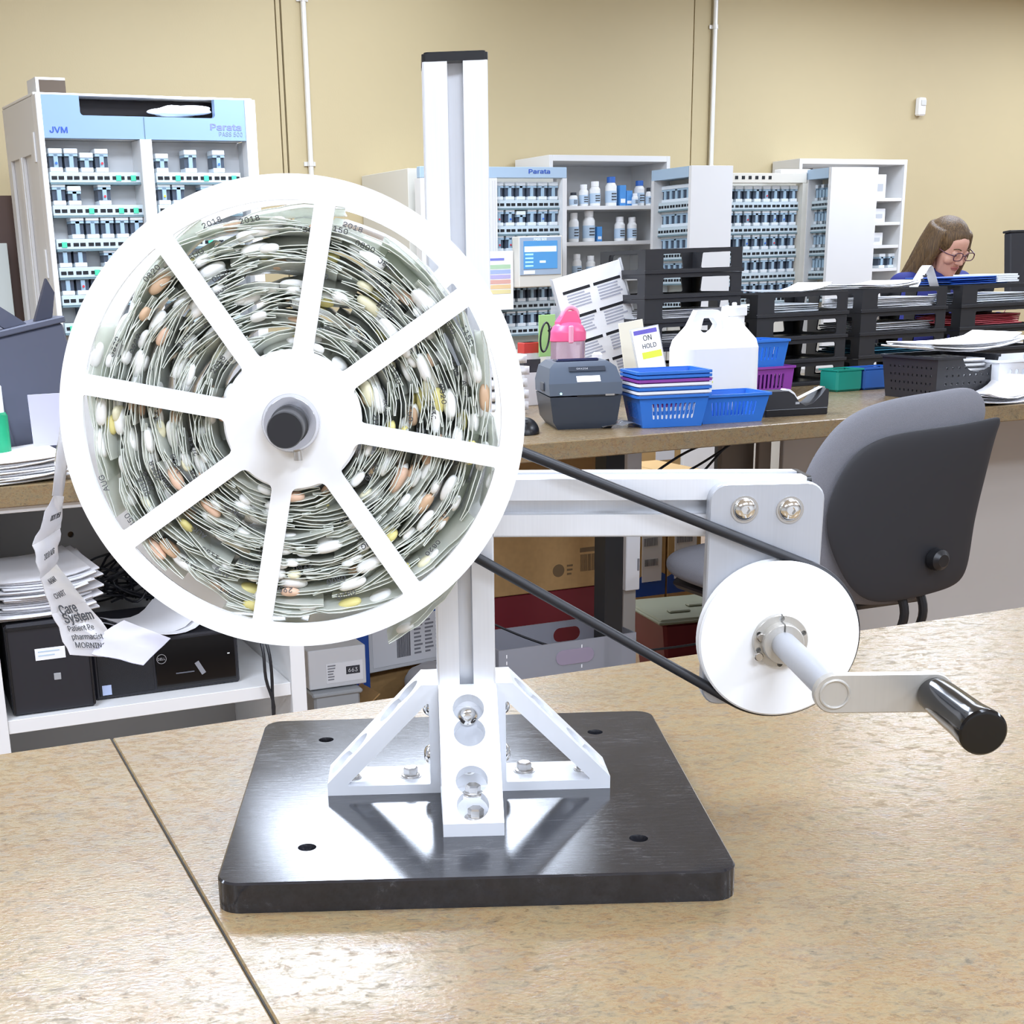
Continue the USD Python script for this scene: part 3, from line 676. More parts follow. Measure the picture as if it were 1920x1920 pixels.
for k in range(13):
    p0 = np.array([rg.uniform(-0.14, 0.10), rg.uniform(-0.02, 0.03), rg.uniform(0.12, 0.16)])
    pts = [p0]
    for q in range(5): pts.append(p0 + [rg.uniform(-0.10, 0.13), rg.uniform(-0.06, 0.05), rg.uniform(0.0, 0.10)])
    pts.append([rg.uniform(0.0, 0.15), rg.uniform(-0.03, 0.04), 0.125])
    part(t, 'cable', tube(pts, 0.0027, 6, 36), 'black_rubber')
t = dthing('hanging_cables', 'pair of black cables hanging over the front of the white shelf', 'cables', 0.36, 1.87, 0)
for k, (dx, b) in enumerate(((0.0, 0.008), (0.012, -0.006))):
    part(t, 'cable', tube([(-0.03+dx, 0.25, -0.33), (-0.012+dx, 0.1, -0.33), (-0.006+dx, -0.006, -0.39), (dx-0.004, -0.008, -0.45), (dx+b, -0.010, -0.50), (dx*0.6, -0.008, -0.56), (dx, -0.004, -0.75)], 0.0035, 8, 40), 'black_rubber')

# ------------------------------------------------------------------ boxes under and behind the desk
mat('cardboard', '#b08a58', 0.75, grain=0.06, gscale=60); mat('cardboard_light', '#c6a26c', 0.75); mat('cardboard_dark', '#6f5535', 0.8)
mat('box_white', '#dcdcdd', 0.55); mat('box_blue', '#1c4a9c', 0.5); mat('box_red', '#6e1822', 0.5); mat('label_white', '#eeeef0', 0.6); mat('print_grey', '#8d8d92', 0.7); mat('print_dark', '#3a3a40', 0.7); mat('print_brown', '#6e5638', 0.7)
def barcode(w, h, n, y, x0, z0, seed=0):
    rg = random.Random(seed); x = x0; out = []
    while x < x0+w:
        a = rg.uniform(0.4, 1.3)*w/n; out.append(span(x, x+a*0.55, y-0.0006, y+0.0002, z0, z0+h)); x += a
    return cat(*out)
def lines(w, y, x0, z0, n, pitch, h, seed=0, lo=0.5):
    rg = random.Random(seed); return cat(*[span(x0, x0+w*rg.uniform(lo, 1), y-0.0006, y+0.0002, z0-k*pitch, z0-k*pitch+h) for k in range(n)])
t = dthing('stacked_carton', 'small white carton with a black and white label at the foot of the shelf unit', 'box', 0.655, 2.30, -0.62)
part(t, 'carton', box(0.15, 0.2, 0.1, 0, 0.1, 0, 0.002), 'box_white'); part(t, 'label', span(-0.03, 0.066, -0.001, 0.0002, 0.012, 0.062), 'label_white'); part(t, 'label_block', span(0.022, 0.058, -0.0018, -0.0008, 0.03, 0.05), 'print_dark'); part(t, 'printed_lines', lines(0.022, -0.0014, -0.026, 0.055, 6, 0.007, 0.003), 'print_grey')
part(t, 'lettering', text_front('663', 0.010, 0.026, -0.002, 0.035), 'label_white')
t = dthing('grey_bin', 'plain grey plastic bin below the small white carton', 'bin', 0.645, 2.27, Z_FLOOR)
part(t, 'bin', box(0.12, 0.22, 0.283, 0, 0.12, 0, 0.006), mat('bin_grey', '#a9acae', 0.5)); part(t, 'rim', box(0.132, 0.232, 0.012, 0, 0.12, 0.274, 0.004), 'bin_grey')
t = dthing('blue_carton', 'upright bright blue carton beside the small white carton', 'box', 0.745, 2.42, -0.72)
part(t, 'carton', box(0.075, 0.22, 0.21, 0, 0.11, 0, 0.002), 'box_blue'); part(t, 'mark', span(0.004, 0.018, -0.0012, 0, 0.06, 0.11), mat('mark_pink', '#8d6f9a', 0.6))
t = dthing('brown_carton', 'closed brown carton low under the desk, below the blue carton', 'box', 0.72, 2.43, Z_FLOOR)
part(t, 'carton', box(0.13, 0.2, 0.188, 0, 0.2, 0, 0.002), 'cardboard'); part(t, 'tape', span(-0.03, 0.03, 0.0995, 0.3005, 0.1875, 0.1886), mat('tape_brown', '#a3722f', 0.4))
t = dthing('shipping_box', 'white and blue shipping box with barcode labels, behind the open carton', 'box', 0.985, 2.55, -0.665, 10)
part(t, 'carton', box(0.36, 0.25, 0.20, 0, 0.125, 0, 0.002), 'box_white'); part(t, 'blue_band', span(-0.18, 0.18, -0.0008, 0.001, 0.135, 0.199), 'box_blue'); part(t, 'shipping_label', span(-0.16, 0.12, -0.0016, 0.0, 0.012, 0.142), 'label_white')
part(t, 'barcode', barcode(0.042, 0.085, 22, -0.0022, -0.085, 0.03, 1), 'print_grey'); part(t, 'printed_lines', cat(*[lines(0.03, -0.0022, -0.03+0.035*k, 0.12, 9, 0.011, 0.005, k) for k in range(3)]), 'print_grey'); part(t, 'label_block', span(0.078, 0.098, -0.0022, -0.0014, 0.075, 0.13), 'print_dark')
t = dthing('open_carton', 'open brown carton with raised flaps and bubble wrap, left of the post', 'box', 0.93, 2.33, Z_FLOOR, 6)
W_, D_, H_ = 0.34, 0.26, 0.235
for a in (span(-W_/2, W_/2, 0, 0.004, 0, H_), span(-W_/2, W_/2, D_-0.004, D_, 0, H_), span(-W_/2, -W_/2+0.004, 0.004, D_-0.004, 0, H_), span(W_/2-0.004, W_/2, 0.004, D_-0.004, 0, H_)): part(t, 'side', a, 'cardboard')
part(t, 'base', span(-W_/2, W_/2, 0, D_, 0, 0.004), 'cardboard_dark')
fl = box(W_, 0.13, 0.004); part(t, 'flap', tf(fl, 0, D_+0.045, H_+0.03, 28, 0, 0), 'cardboard_light'); part(t, 'flap', tf(box(0.15, D_, 0.004), -W_/2-0.05, D_/2, H_-0.03, 0, -38, 0), 'cardboard'); part(t, 'flap', tf(box(0.14, D_, 0.004), W_/2+0.045, D_/2, H_+0.045, 0, -35, 0), 'cardboard_light')
bw = trimesh.creation.icosphere(3, 1.0); bw.vertices = bw.vertices*[0.085, 0.07, 0.06]*(1+0.12*(meshkit.noise(bw.vertices*3, 4)-0.5)[:, None]); part(t, 'bubble_wrap', tf(bw, 0.06, 0.12, 0.215), mat('wrap_grey', '#b7b4b3', 0.3), smooth=True)
t = dthing('tall_carton', 'large brown carton with printed symbols behind the black desk leg', 'box', 1.285, 2.34, -0.452)
part(t, 'carton', box(0.40, 0.3, 0.40, 0, 0.15, 0, 0.002), 'cardboard'); part(t, 'printed_mark', turn(cyl(0.017, 0.0008, 24), 'y-', 0.005, 0.0002, 0.052), 'print_brown'); part(t, 'printed_lines', lines(0.018, -0.0002, 0.03, 0.06, 3, 0.011, 0.005), 'print_brown'); part(t, 'print_bar', span(0.068, 0.135, -0.0006, 0.0002, 0.094, 0.106), 'print_brown'); part(t, 'barcode', barcode(0.064, 0.045, 12, 0, 0.07, 0.043, 3), 'print_brown')
t = dthing('red_carton', 'dark red carton under the large brown carton', 'box', 1.30, 2.34, -0.66)
part(t, 'carton', box(0.40, 0.3, 0.2055, 0, 0.155, 0, 0.002), 'box_red'); part(t, 'label', span(0.142, 0.2, -0.001, 0.001, 0.095, 0.175), mat('label_grey', '#b9bcc0', 0.6))
t = dthing('support_crate', 'dark grey crate on the floor under the red carton', 'crate', 1.315, 2.36, Z_FLOOR)
part(t, 'crate', box(0.38, 0.3, 0.248, 0, 0.17, 0, 0.006), mat('crate_dark', '#3b3a40', 0.6))
def open_bin(nm, lab, s, t_, z, w, d, h, holes_, mtl, rot):
    b = dthing(nm, lab, 'bin', s, t_, z, rot)
    fr = sbox(-w/2, 0, w/2, h)
    for hx, hz, hw, hh in holes_: fr = fr.difference(rrect(hw, hh, min(hw, hh)/2*0.98, hx, hz))
    part(b, 'front', prism_xz(fr, 0, 0.003), mtl); part(b, 'back', prism_xz(sbox(-w/2, 0, w/2, h), d-0.003, d), mtl)
    part(b, 'side', span(-w/2, -w/2+0.003, 0.003, d-0.003, 0, h), mtl); part(b, 'side', span(w/2-0.003, w/2, 0.003, d-0.003, 0, h), mtl); part(b, 'base', span(-w/2, w/2, 0, d, -0.003, 0), mtl)
    part(b, 'weld_seam', cat(*[cat(*[span(x-0.002, x+0.002, -0.0008, 0.0002, k*h/14+0.002, k*h/14+0.008) for k in range(14)]) for x in (-w/2+0.06, w/2-0.12)]), 'label_white')
    return b
zb = in_desk(1036, 1207, 1.945)[2]; tb = 1.945
while in_desk(1036, 1167, tb)[2] > zb and tb < 2.6: tb += 0.004      # how far back the rear wall's upper edge lies
x0, x1 = in_desk(935, 1220, 1.945)[0], in_desk(1187, 1185, 1.96)[0]
hb = zb-Z_FLOOR; wb = x1-x0; b = dthing('plastic_bin', 'frosted translucent plastic bin with oval hand holes, in front of the red carton', 'bin', (x0+x1)/2, 1.945, Z_FLOOR)
hx = in_desk(1078, 1230, 1.945)
part(b, 'front', prism_xz(sbox(-wb/2, 0, wb/2, hb), 0, 0.003), 'frosted_plastic'); part(b, 'back', prism_xz(sbox(-wb/2, 0, wb/2, hb).difference(rrect(0.012, 0.018, 0.003, -wb/2+0.055, hb-0.028)).difference(rrect(0.075, 0.036, 0.0178, wb/2-0.09, hb-0.035)), tb-1.948, tb-1.945), 'frosted_plastic')
part(b, 'hand_grip', prism_xz(rrect(0.10, 0.036, 0.0178, hx[0]-(x0+x1)/2, hx[2]-Z_FLOOR), -0.0012, -0.0002), mat('grip_lilac', '#8f8496', 0.5))
part(b, 'side', span(-wb/2, -wb/2+0.003, 0.0032, tb-1.9485, 0, hb), 'frosted_plastic'); part(b, 'side', span(wb/2-0.003, wb/2, 0.0032, tb-1.9485, 0, hb), 'frosted_plastic'); part(b, 'base', span(-wb/2+0.003, wb/2-0.003, 0.003, tb-1.949, 0.0, 0.003), 'frosted_plastic')
part(b, 'weld_seam', cat(*[span(x-0.0012, x+0.0012, -0.0008, 0.0002, hb-0.02-k*0.016, hb-0.012-k*0.016) for k in range(14) for x in (-wb/2+0.02, hx[0]-(x0+x1)/2+0.018)]), 'label_white', kind='stuff')
bg = trimesh.creation.icosphere(3, 1.0); bg.vertices = bg.vertices*[0.11, 0.03, 0.05]*(1+0.3*(meshkit.noise(bg.vertices*2.5, 9)-0.5)[:, None])
solo('paper_bag', 'crumpled brown paper bag on the near cabinet side, in front of the frosted bins', 'bag', bg, 'cardboard', D3(1.14, 1.83, -0.76), A_DESK, smooth=True)
t = dthing('white_board', 'white panel standing behind the black desk leg', 'panel', 1.40, 2.12, -0.42)
part(t, 'panel', box(0.040, 0.02, 0.37, -0.016, 0.01, 0, 0.002), 'label_white'); part(t, 'pull', span(-0.004, 0.0, -0.003, 0.001, 0.05, 0.08), 'print_grey')
part(t, 'foot', box(0.035, 0.02, 0.488, -0.016, 0.025, -0.488), 'greige')
for k, (px0, px1) in enumerate(((1190, 1247), (1249, 1312))):
    s0, _, z0 = in_desk(px0, 1132, 3.2); s1 = in_desk(px1, 1128, 3.2)[0]
    t = dthing('archive_box', ('upright tan and blue file box with a white shipping label, nearer the black desk leg', 'upright tan and blue file box with a white label, partly behind the grey chair seat')[k], 'box', (s0+s1)/2, 3.2, -0.762)
    w = s1-s0-0.004
    part(t, 'carton', box(w, 0.3, 0.45, 0, 0.15, 0, 0.002), 'cardboard_light'); part(t, 'blue_band', prism_xz(Polygon([(-w/2, 0.03), (w/2, 0.03), (w/2, 0.10), (w*0.1, 0.125), (-w/2, 0.09)]), -0.0008, 0.001), 'box_blue')
    part(t, 'label', span(-w*0.30, w*0.36, -0.0018, 0, 0.08, 0.30), 'label_white'); part(t, 'barcode', barcode(w*0.45, 0.028, 14, -0.0024, -w*0.25, 0.205, k), 'print_grey'); part(t, 'barcode', barcode(w*0.45, 0.024, 14, -0.0024, -w*0.22, 0.135, k+4), 'print_grey'); part(t, 'printed_lines', lines(w*0.5, -0.0024, -w*0.25, 0.275, 3, 0.014, 0.004, k), 'print_grey')
    part(t, 'lettering', text_front('FILE BOX', 0.014, -w*0.3, -0.001, 0.315, width=w*0.7), 'print_brown')
    q = dthing('floor_pallet', ('low wooden block under the first file box', 'low wooden block under the second file box')[k], 'block', (s0+s1)/2, 3.22, Z_FLOOR); part(q, 'block', box(w, 0.26, 0.1475, 0, 0.13, 0, 0.003), mat('floor_block', '#a98860', 0.7))
s0, _, _ = in_desk(1190, 870, 3.6); s1 = in_desk(1276, 870, 3.6)[0]
t = dthing('back_carton', 'tan carton with a white sheet taped on, seen just under the desk edge', 'box', (s0+s1)/2, 3.6, -0.36)
part(t, 'carton', box(s1-s0, 0.25, 0.22, 0, 0.125, 0, 0.002), 'cardboard_light'); part(t, 'taped_sheet', span(-0.01, 0.07, -0.001, 0.001, 0.03, 0.19), 'label_white'); part(t, 'base_box', box(s1-s0, 0.25, 0.55, 0, 0.125, -0.55, 0.002), 'cardboard')
t = dthing('desk_cables', 'loose black cables slung under the front edge of the desk', 'cables', 1.3, 1.99, 0)
for a, b, c in (((0.04, 0.0, -0.12), (0.15, 0, -0.065), (0.27, 0.02, -0.045)), ((0.18, 0.0, -0.13), (0.24, 0.02, -0.09), (0.30, 0.03, -0.045)), ((0.1, 0.05, -0.15), (0.2, 0.02, -0.1), (0.29, 0.0, -0.045))):
    part(t, 'cable', tube([a, b, c], 0.003, 6, 16), 'black_rubber')
part(t, 'cable', tube([(-0.37, 0.02, -0.42), (-0.2, 0, -0.50), (0.05, 0, -0.54), (0.3, 0, -0.535), (0.6, 0.05, -0.50)], 0.003, 6, 40), 'black_rubber')
q = in_desk(1238, 1160, 2.72); t = thing('storage_tote', 'dark red storage tote with an olive lid on the floor right of the desk leg', 'tote', (DS*(q[0]+0.15)+DT*2.74+UPZ*(q[2]-0.228)), A_DESK-8); part(t, 'lower_tub', span(-0.07, 0.17, 0.02, 0.22, Z_FLOOR-(q[2]-0.228), 0.0, 0.01), 'box_red')
tb = box(0.34, 0.26, 0.20, 0.05, 0.12, 0, 0.01); tb.vertices[:, :2] = (tb.vertices[:, :2]-[0.05, 0.12])*(0.86+0.14*tb.vertices[:, 2:]/0.2)+[0.05, 0.12]
part(t, 'tub', tb, 'box_red'); part(t, 'lid', cat(box(0.375, 0.295, 0.018, 0.05, 0.12, 0.2, 0.005), box(0.39, 0.31, 0.009, 0.05, 0.12, 0.203, 0.003), *[tf(box(0.07, 0.03, 0.008, 0, 0, 0, 0.003), -0.04+0.09*k, 0.06+0.06*(k % 2), 0.2175) for k in range(3)]), mat('olive_grey', '#8d8f79', 0.5))

# ------------------------------------------------------------------ office chair, seen from behind
mat('chair_fabric', '#77777d', 0.85, grain=0.10, gscale=700, bump=0.4); mat('chair_shell', '#26262a', 0.55, grain=0.08, gscale=1200)
CHS, CHT = 1.655, 1.46
chair = thing('office_chair', 'grey fabric office chair with a black plastic back shell, pushed to the desk', 'chair', D3(CHS, CHT, Z_FLOOR), A_DESK)
def back_shape(w_top, w_mid, w_bot, h, lean, bow, off, thick, crown, nu=17, nv=19):
    """Curved back plate: a grid over its outline, bowed round the sitter."""
    G = np.zeros((nv, nu, 3))
    for i, v_ in enumerate(np.linspace(0, 1, nv)):
        if v_ < 0.5: w = w_bot+(w_mid-w_bot)*math.sin(v_*PI)
        else: w = w_mid+(w_top-w_mid)*(1-math.cos((v_-0.5)*PI))
        e = 1.0
        for j, u_ in enumerate(np.linspace(-1, 1, nu)):
            zc = v_*h
            # round the corners of the outline
            k = abs(u_)**4; zz = zc
            if v_ > 0.5: zz = zc - k*crown*(v_-0.5)*2*h
            else: zz = zc + k*crown*1.4*(0.5-v_)*2*h
            G[i, j] = (u_*w/2, off + bow*(u_**2) + lean*v_ + 0.035*math.sin(v_*PI*1.1) , zz)
    return G
def pillow(pts, y_mid, th, bow=0.0, n=9, flat=0.45, lean=0.0):
    """Padded panel with the given outline in the xz plane: rounded edge, domed faces, bowed round the sitter."""
    p = Polygon(pts).buffer(-0.004).buffer(0.008, quad_segs=5).buffer(-0.004).exterior
    from scipy.interpolate import CubicSpline
    q0 = np.array(list(pts) + [pts[0]]); tt_ = np.r_[0, np.cumsum(np.linalg.norm(np.diff(q0, axis=0), axis=1)**0.5)]
    L = CubicSpline(tt_, q0, bc_type='periodic')(np.linspace(0, tt_[-1], 120, endpoint=False))
    p = Polygon(L).buffer(-0.006).buffer(0.012, quad_segs=6).buffer(-0.006).exterior
    L = np.array([p.interpolate(f, normalized=True).coords[0] for f in np.linspace(0, 1, 140, endpoint=False)])
    c = L.mean(0); w = np.ptp(L[:, 0])/2; z0 = L[:, 1].min(); h = np.ptp(L[:, 1]); rows = []
    fs = [0.02, 0.3, 0.6, 0.8, 0.9, 0.96, 0.99, 1.0]
    seq = [(f, -1) for f in fs] + [(f, 1) for f in fs[-2::-1]]
    for f, sg in seq:
        q = c + (L-c)*f; e = math.sqrt(max(0, 1-max(0, (f-flat)/(1-flat))**2.6))
        y = y_mid + sg*th/2*e + bow*((q[:, 0]-c[0])/w)**2 + lean*(q[:, 1]-z0)/h
        rows.append(np.stack([q[:, 0], y, q[:, 1]], 1))
    n = len(L); v = np.vstack(rows + [rows[0].mean(0)[None], rows[-1].mean(0)[None]]); f_ = []
    for r in range(len(rows)-1):
        for k in range(n):
            a, b, c_, d = r*n+k, r*n+(k+1) % n, (r+1)*n+(k+1) % n, (r+1)*n+k; f_ += [[a, b, c_], [a, c_, d]]
    for k in range(n): f_ += [[len(v)-2, (k+1) % n, k], [len(v)-1, (len(rows)-1)*n+k, (len(rows)-1)*n+(k+1) % n]]
    m = trimesh.Trimesh(v, f_, process=False)
    if m.volume < 0: m.invert()
    return m
def chair_outline(px): return [((q := in_desk(x, y, CHT))[0]-CHS, q[2]-Z_FLOOR) for x, y in px]
part(chair, 'back_shell', pillow(chair_outline([(1886, 786), (1880, 806), (1853, 895), (1830, 985), (1818, 1055), (1802, 1088), (1762, 1107), (1700, 1122), (1640, 1128), (1606, 1110), (1581, 1070), (1562, 1010), (1562, 960), (1580, 900), (1610, 852), (1652, 823), (1720, 806), (1800, 795), (1862, 785)]), -0.004, 0.020, 0.02), 'chair_shell', 'black plastic back shell', smooth=40)
part(chair, 'back_cushion', pillow(chair_outline([(1884, 786), (1887, 760), (1874, 739), (1845, 730), (1800, 735), (1720, 748), (1660, 766), (1614, 796), (1578, 842), (1553, 892), (1537, 950), (1530, 1010), (1540, 1062), (1562, 1094), (1605, 1134), (1680, 1142), (1745, 1132), (1795, 1098), (1812, 1050), (1822, 985), (1848, 890)]), 0.048, 0.078, 0.02), 'chair_fabric', 'thick grey fabric back cushion', smooth=50)
part(chair, 'tilt_knob', turn(lathe([(0.02, 0), (0.024, 0.004), (0.022, 0.022), (0.015, 0.028), (0.013, 0.03)], 28), 'y-', in_desk(1742, 1045, CHT)[0]-CHS, -0.014, in_desk(1742, 1045, CHT)[2]-Z_FLOOR), 'black_plastic'); 
for dx in (0.0, 0.05): part(chair, 'back_bar', tube([(dx, 0.03, 0.60), (dx+0.012, 0.01, 0.535), (dx+0.004, 0.03, 0.48), (dx-0.02, 0.12, 0.455), (dx-0.03, 0.2, 0.445)], 0.0095, 10, 24), 'black_plastic')
seat = trimesh.creation.icosphere(4, 1.0); sv = seat.vertices; seat.vertices = np.sign(sv)*np.abs(sv)**np.array([0.55, 0.55, 0.8])*[0.26, 0.25, 0.045]
sl = in_desk(1276, 1090, CHT+0.30); sx0 = sl[0]-CHS+0.31; sz = sl[2]-Z_FLOOR
part(chair, 'seat', tf(seat, sx0, 0.30, sz), 'chair_fabric', smooth=True); part(chair, 'seat_pan', box(0.42, 0.40, 0.03, sx0, 0.30, sz-0.065, 0.012), 'black_plastic')
part(chair, 'gas_lift', cat(cyl(0.028, 0.2, 20), tf(cyl(0.018, 0.34, 20), 0, 0, 0.14)).apply_translation((0, 0.25, 0.07)), 'black_plastic')
for k in range(5):
    a = math.radians(72*k+10); d_ = np.array([math.cos(a), math.sin(a)])
    lg = hull(box(0.05, 0.05, 0.05, 0, 0.25, 0.07).vertices, box(0.03, 0.03, 0.02, d_[0]*0.29, 0.25+d_[1]*0.29, 0.06).vertices); part(chair, 'star_leg', lg, 'black_plastic')
    part(chair, 'caster', tf(turn(cyl(0.027, 0.04, 20, 0.004), 'x', -0.02, 0, 0.0275), d_[0]*0.29, 0.25+d_[1]*0.29, 0, 0, 0, 30*k), 'black_rubber')

# ================================================================== things on the long desk
def taper(m, k, h):
    v = m.vertices.copy(); f = 1 - k*(1-np.clip(v[:, 2]/h, 0, 1)); v[:, :2] *= f[:, None]; m.vertices = v; return m
def basket(name, label, col, loc, rot, w, d, h, nslot, group=None, k=0.16, rim=0.006, rows=1, r=0.02):
    """Tapered plastic basket centred on its place: slotted walls, floor and rolled rim."""
    b = thing(name, label, 'basket', loc, rot, group)
    def wall(L, n):
        p = sbox(-L/2, 0, L/2, h)
        usable = L-2*r-0.012; z0, z1 = h*0.22, h*0.80
        for q in range(rows):
            a, c_ = z0+(z1-z0)*q/rows+0.003, z0+(z1-z0)*(q+1)/rows-0.003
            for i in range(n):
                x = -usable/2 + usable*(i+0.5)/n; p = p.difference(rrect(usable/n*0.48, c_-a, usable/n*0.2, x, (a+c_)/2, 2))
        return p
    n2 = max(3, int(nslot*d/w))
    part(b, 'front_wall', taper(tf(prism_xz(wall(w, nslot), 0, 0.0022), 0, -d/2, 0), k, h), col)
    part(b, 'back_wall', taper(tf(prism_xz(wall(w, nslot), -0.0022, 0), 0, d/2, 0), k, h), col)
    sd_ = prism_xz(wall(d-0.0045, n2), 0, 0.0022)
    part(b, 'side_wall', taper(tf(sd_, -w/2, 0, 0, 0, 0, -90), k, h), col); part(b, 'side_wall', taper(tf(sd_, w/2, 0, 0, 0, 0, 90), k, h), col)
    part(b, 'floor', taper(box(w-0.006, d-0.006, 0.003), k, h), col)
    o = rrect(w+2*rim, d+2*rim, r*0.5).difference(rrect(w-0.004, d-0.004, r*0.3))
    part(b, 'rim', tf(prism(o, 0.006), 0, 0, h-0.004), col)
    return b
for nm, c in (('basket_blue', '#2f74d0'), ('basket_purple', '#8c3f9e'), ('basket_white', '#eceef2'), ('basket_teal', '#1f8f7d'), ('basket_deep_blue', '#2c63b4')): mat(nm, c, 0.35, sss=0.0)
def place(px, py, z=0.0):
    s, t = on_desk(px, py, z); return s, t
# label printer
mat('printer_grey', '#4e5866', 0.42); mat('printer_dark', '#343b46', 0.4); mat('printer_lid', '#22284a', 0.25)
Pp = on_z(1098, 805, 0)
pr_ = thing('label_printer', 'dark grey label printer with a sloping lid at the front of the desk', 'printer', tuple(Pp), 4)
def sec(w, y0, y1, z): return [(-w/2, y0, z), (w/2, y0, z), (w/2, y1, z), (-w/2, y1, z)]
part(pr_, 'lower_body', hull(sec(0.125, 0.012, 0.19, 0.0), sec(0.15, 0.004, 0.2, 0.018), sec(0.166, 0.0, 0.205, 0.075)), 'printer_dark')
part(pr_, 'upper_body', hull(sec(0.168, -0.002, 0.206, 0.078), sec(0.170, 0.002, 0.206, 0.105), sec(0.155, 0.035, 0.2, 0.138), sec(0.125, 0.06, 0.19, 0.150)), 'printer_grey', smooth=25)
part(pr_, 'label_slot', span(-0.02, 0.07, -0.0035, 0.002, 0.0755, 0.0785), 'black_plastic'); part(pr_, 'tear_bar', span(0.045, 0.066, -0.0042, -0.003, 0.0755, 0.0795), 'zinc')
part(pr_, 'lid_window', tf(box(0.10, 0.06, 0.008, 0, 0, 0, 0.003), -0.005, 0.105, 0.147, -3, 0, 0), 'printer_lid', 'dark blue lid window')
def on_slope(m, y, z, ang): return tf(m, 0, y, z, ang, 0, 0)
part(pr_, 'brand_plate', on_slope(box(0.085, 0.014, 0.0012, 0.008), 0.030, 0.1345, 45), 'printer_dark'); part(pr_, 'white_label', on_slope(box(0.055, 0.018, 0.001, 0.008), 0.0105, 0.1135, 45), 'sticker_white')
bt = text('GK420d', 0.005, 0.0004); bt.apply_translation((-0.025, -0.0025, 0)); part(pr_, 'lettering', tf(bt, 0.008, 0.030, 0.1358, 45, 0, 0), 'label_grey')
part(pr_, 'status_light', turn(cyl(0.0028, 0.002, 16), 'y-', -0.058, -0.001, 0.083), mat('cyan_glow', '#bff4f6', 0.3, emit=0.6)); part(pr_, 'feed_latch', cat(box(0.006, 0.05, 0.02, -0.085, 0.09, 0.085, 0.002)), 'printer_dark'); part(pr_, 'latch', box(0.006, 0.05, 0.02, 0.085, 0.09, 0.085, 0.002), 'printer_dark')
# pink-lidded bottle standing behind the printer
film('bottle_clear', '#e9c9da', 0.45)
mat('pink_lid', '#ee5f8e', 0.35); mat('pink_light', '#f7a6c0', 0.4)
s_, t_ = 1.40, 2.50
bo = dthing('drink_bottle', 'clear water bottle with a bright pink lid and carry loop, behind the printer', 'bottle', s_, t_)
part(bo, 'body', lathe([(0.036, 0), (0.040, 0.006), (0.041, 0.07), (0.045, 0.115), (0.0455, 0.175), (0.043, 0.178)], 36), 'bottle_clear')
part(bo, 'lid', lathe([(0.0455, 0.176), (0.0475, 0.178), (0.0475, 0.198), (0.0445, 0.204), (0.039, 0.215), (0.028, 0.223), (0.0, 0.226)], 40), 'pink_lid')
lp = trimesh.creation.torus(0.021, 0.0068, major_sections=36, minor_sections=12); part(bo, 'carry_loop', tf(turn(lp, 'y-', 0.006, 0, 0.240), 0, 0, 0), 'pink_light'); part(bo, 'loop_base', hull(box(0.062, 0.03, 0.012, 0, 0, 0.214).vertices, box(0.03, 0.02, 0.02, 0.004, 0, 0.232).vertices), 'pink_lid'); part(bo, 'flip_tab', tf(box(0.014, 0.008, 0.045, 0, 0, 0, 0.003), -0.014, -0.045, 0.172), 'pink_light')
ci = trimesh.creation.icosphere(1, 0.006)
part(bo, 'contents', cat(*[tf(ci, RNG.uniform(-0.025, 0.025), RNG.uniform(-0.025, 0.025), 0.008+RNG.uniform(0, 0.05)) for _ in range(30)]), mat('contents_tan', '#d9b9a0', 0.5), kind='stuff')
cp = in_desk(1020, 632, 2.44)
ca = dthing('carabiner', 'black carabiner clip hanging at the left of the pink bottle', 'clip', cp[0], 2.435, cp[2]-0.037)
el = np.linspace(0, 2*PI, 40); part(ca, 'ring', tube(np.stack([0.0125*np.cos(el)+0.004*np.sin(el), 0*el, 0.037+0.036*np.sin(el)], 1), 0.0026, 8, closed=True), 'black_plastic'); part(ca, 'strap', tube([(0.012, 0, 0.052), (0.022, 0.012, 0.057), (0.034, 0.04, 0.06)], 0.004, 6, 10), 'black_plastic')
g1 = in_desk(1028, 622, 2.62)
solo('green_card', 'light green note card behind the black carabiner', 'card', box(0.05, 0.003, 0.11, 0, 0, -0.11, 0.0008), mat('note_green', '#9fd283', 0.6), D3(g1[0]-0.004, 2.62, g1[2]+0.045), A_DESK, rot=None)
g1 = in_desk(1010, 645, 2.60)
t = dthing('small_carton', 'small red and white carton left of the pink bottle', 'box', g1[0], 2.66, 0); part(t, 'carton', box(0.05, 0.04, 0.17, 0, 0, 0, 0.002), 'box_white'); part(t, 'red_top', box(0.0505, 0.0405, 0.03, 0, 0, 0.14, 0.002), mat('red_bright', '#c33b33', 0.5)); part(t, 'dark_band', box(0.0508, 0.0408, 0.035, 0, 0, 0.09), 'print_dark')
q = in_desk(975, 700, 2.35)
paper_stack('paper_pad', 'white pad of paper standing at the left of the label printer', 'papers', q[0], 2.55, 0.0, 0.12, 0.20, 5, 0.03, 12, seed=31, m='paper_bright', jit=0.002)
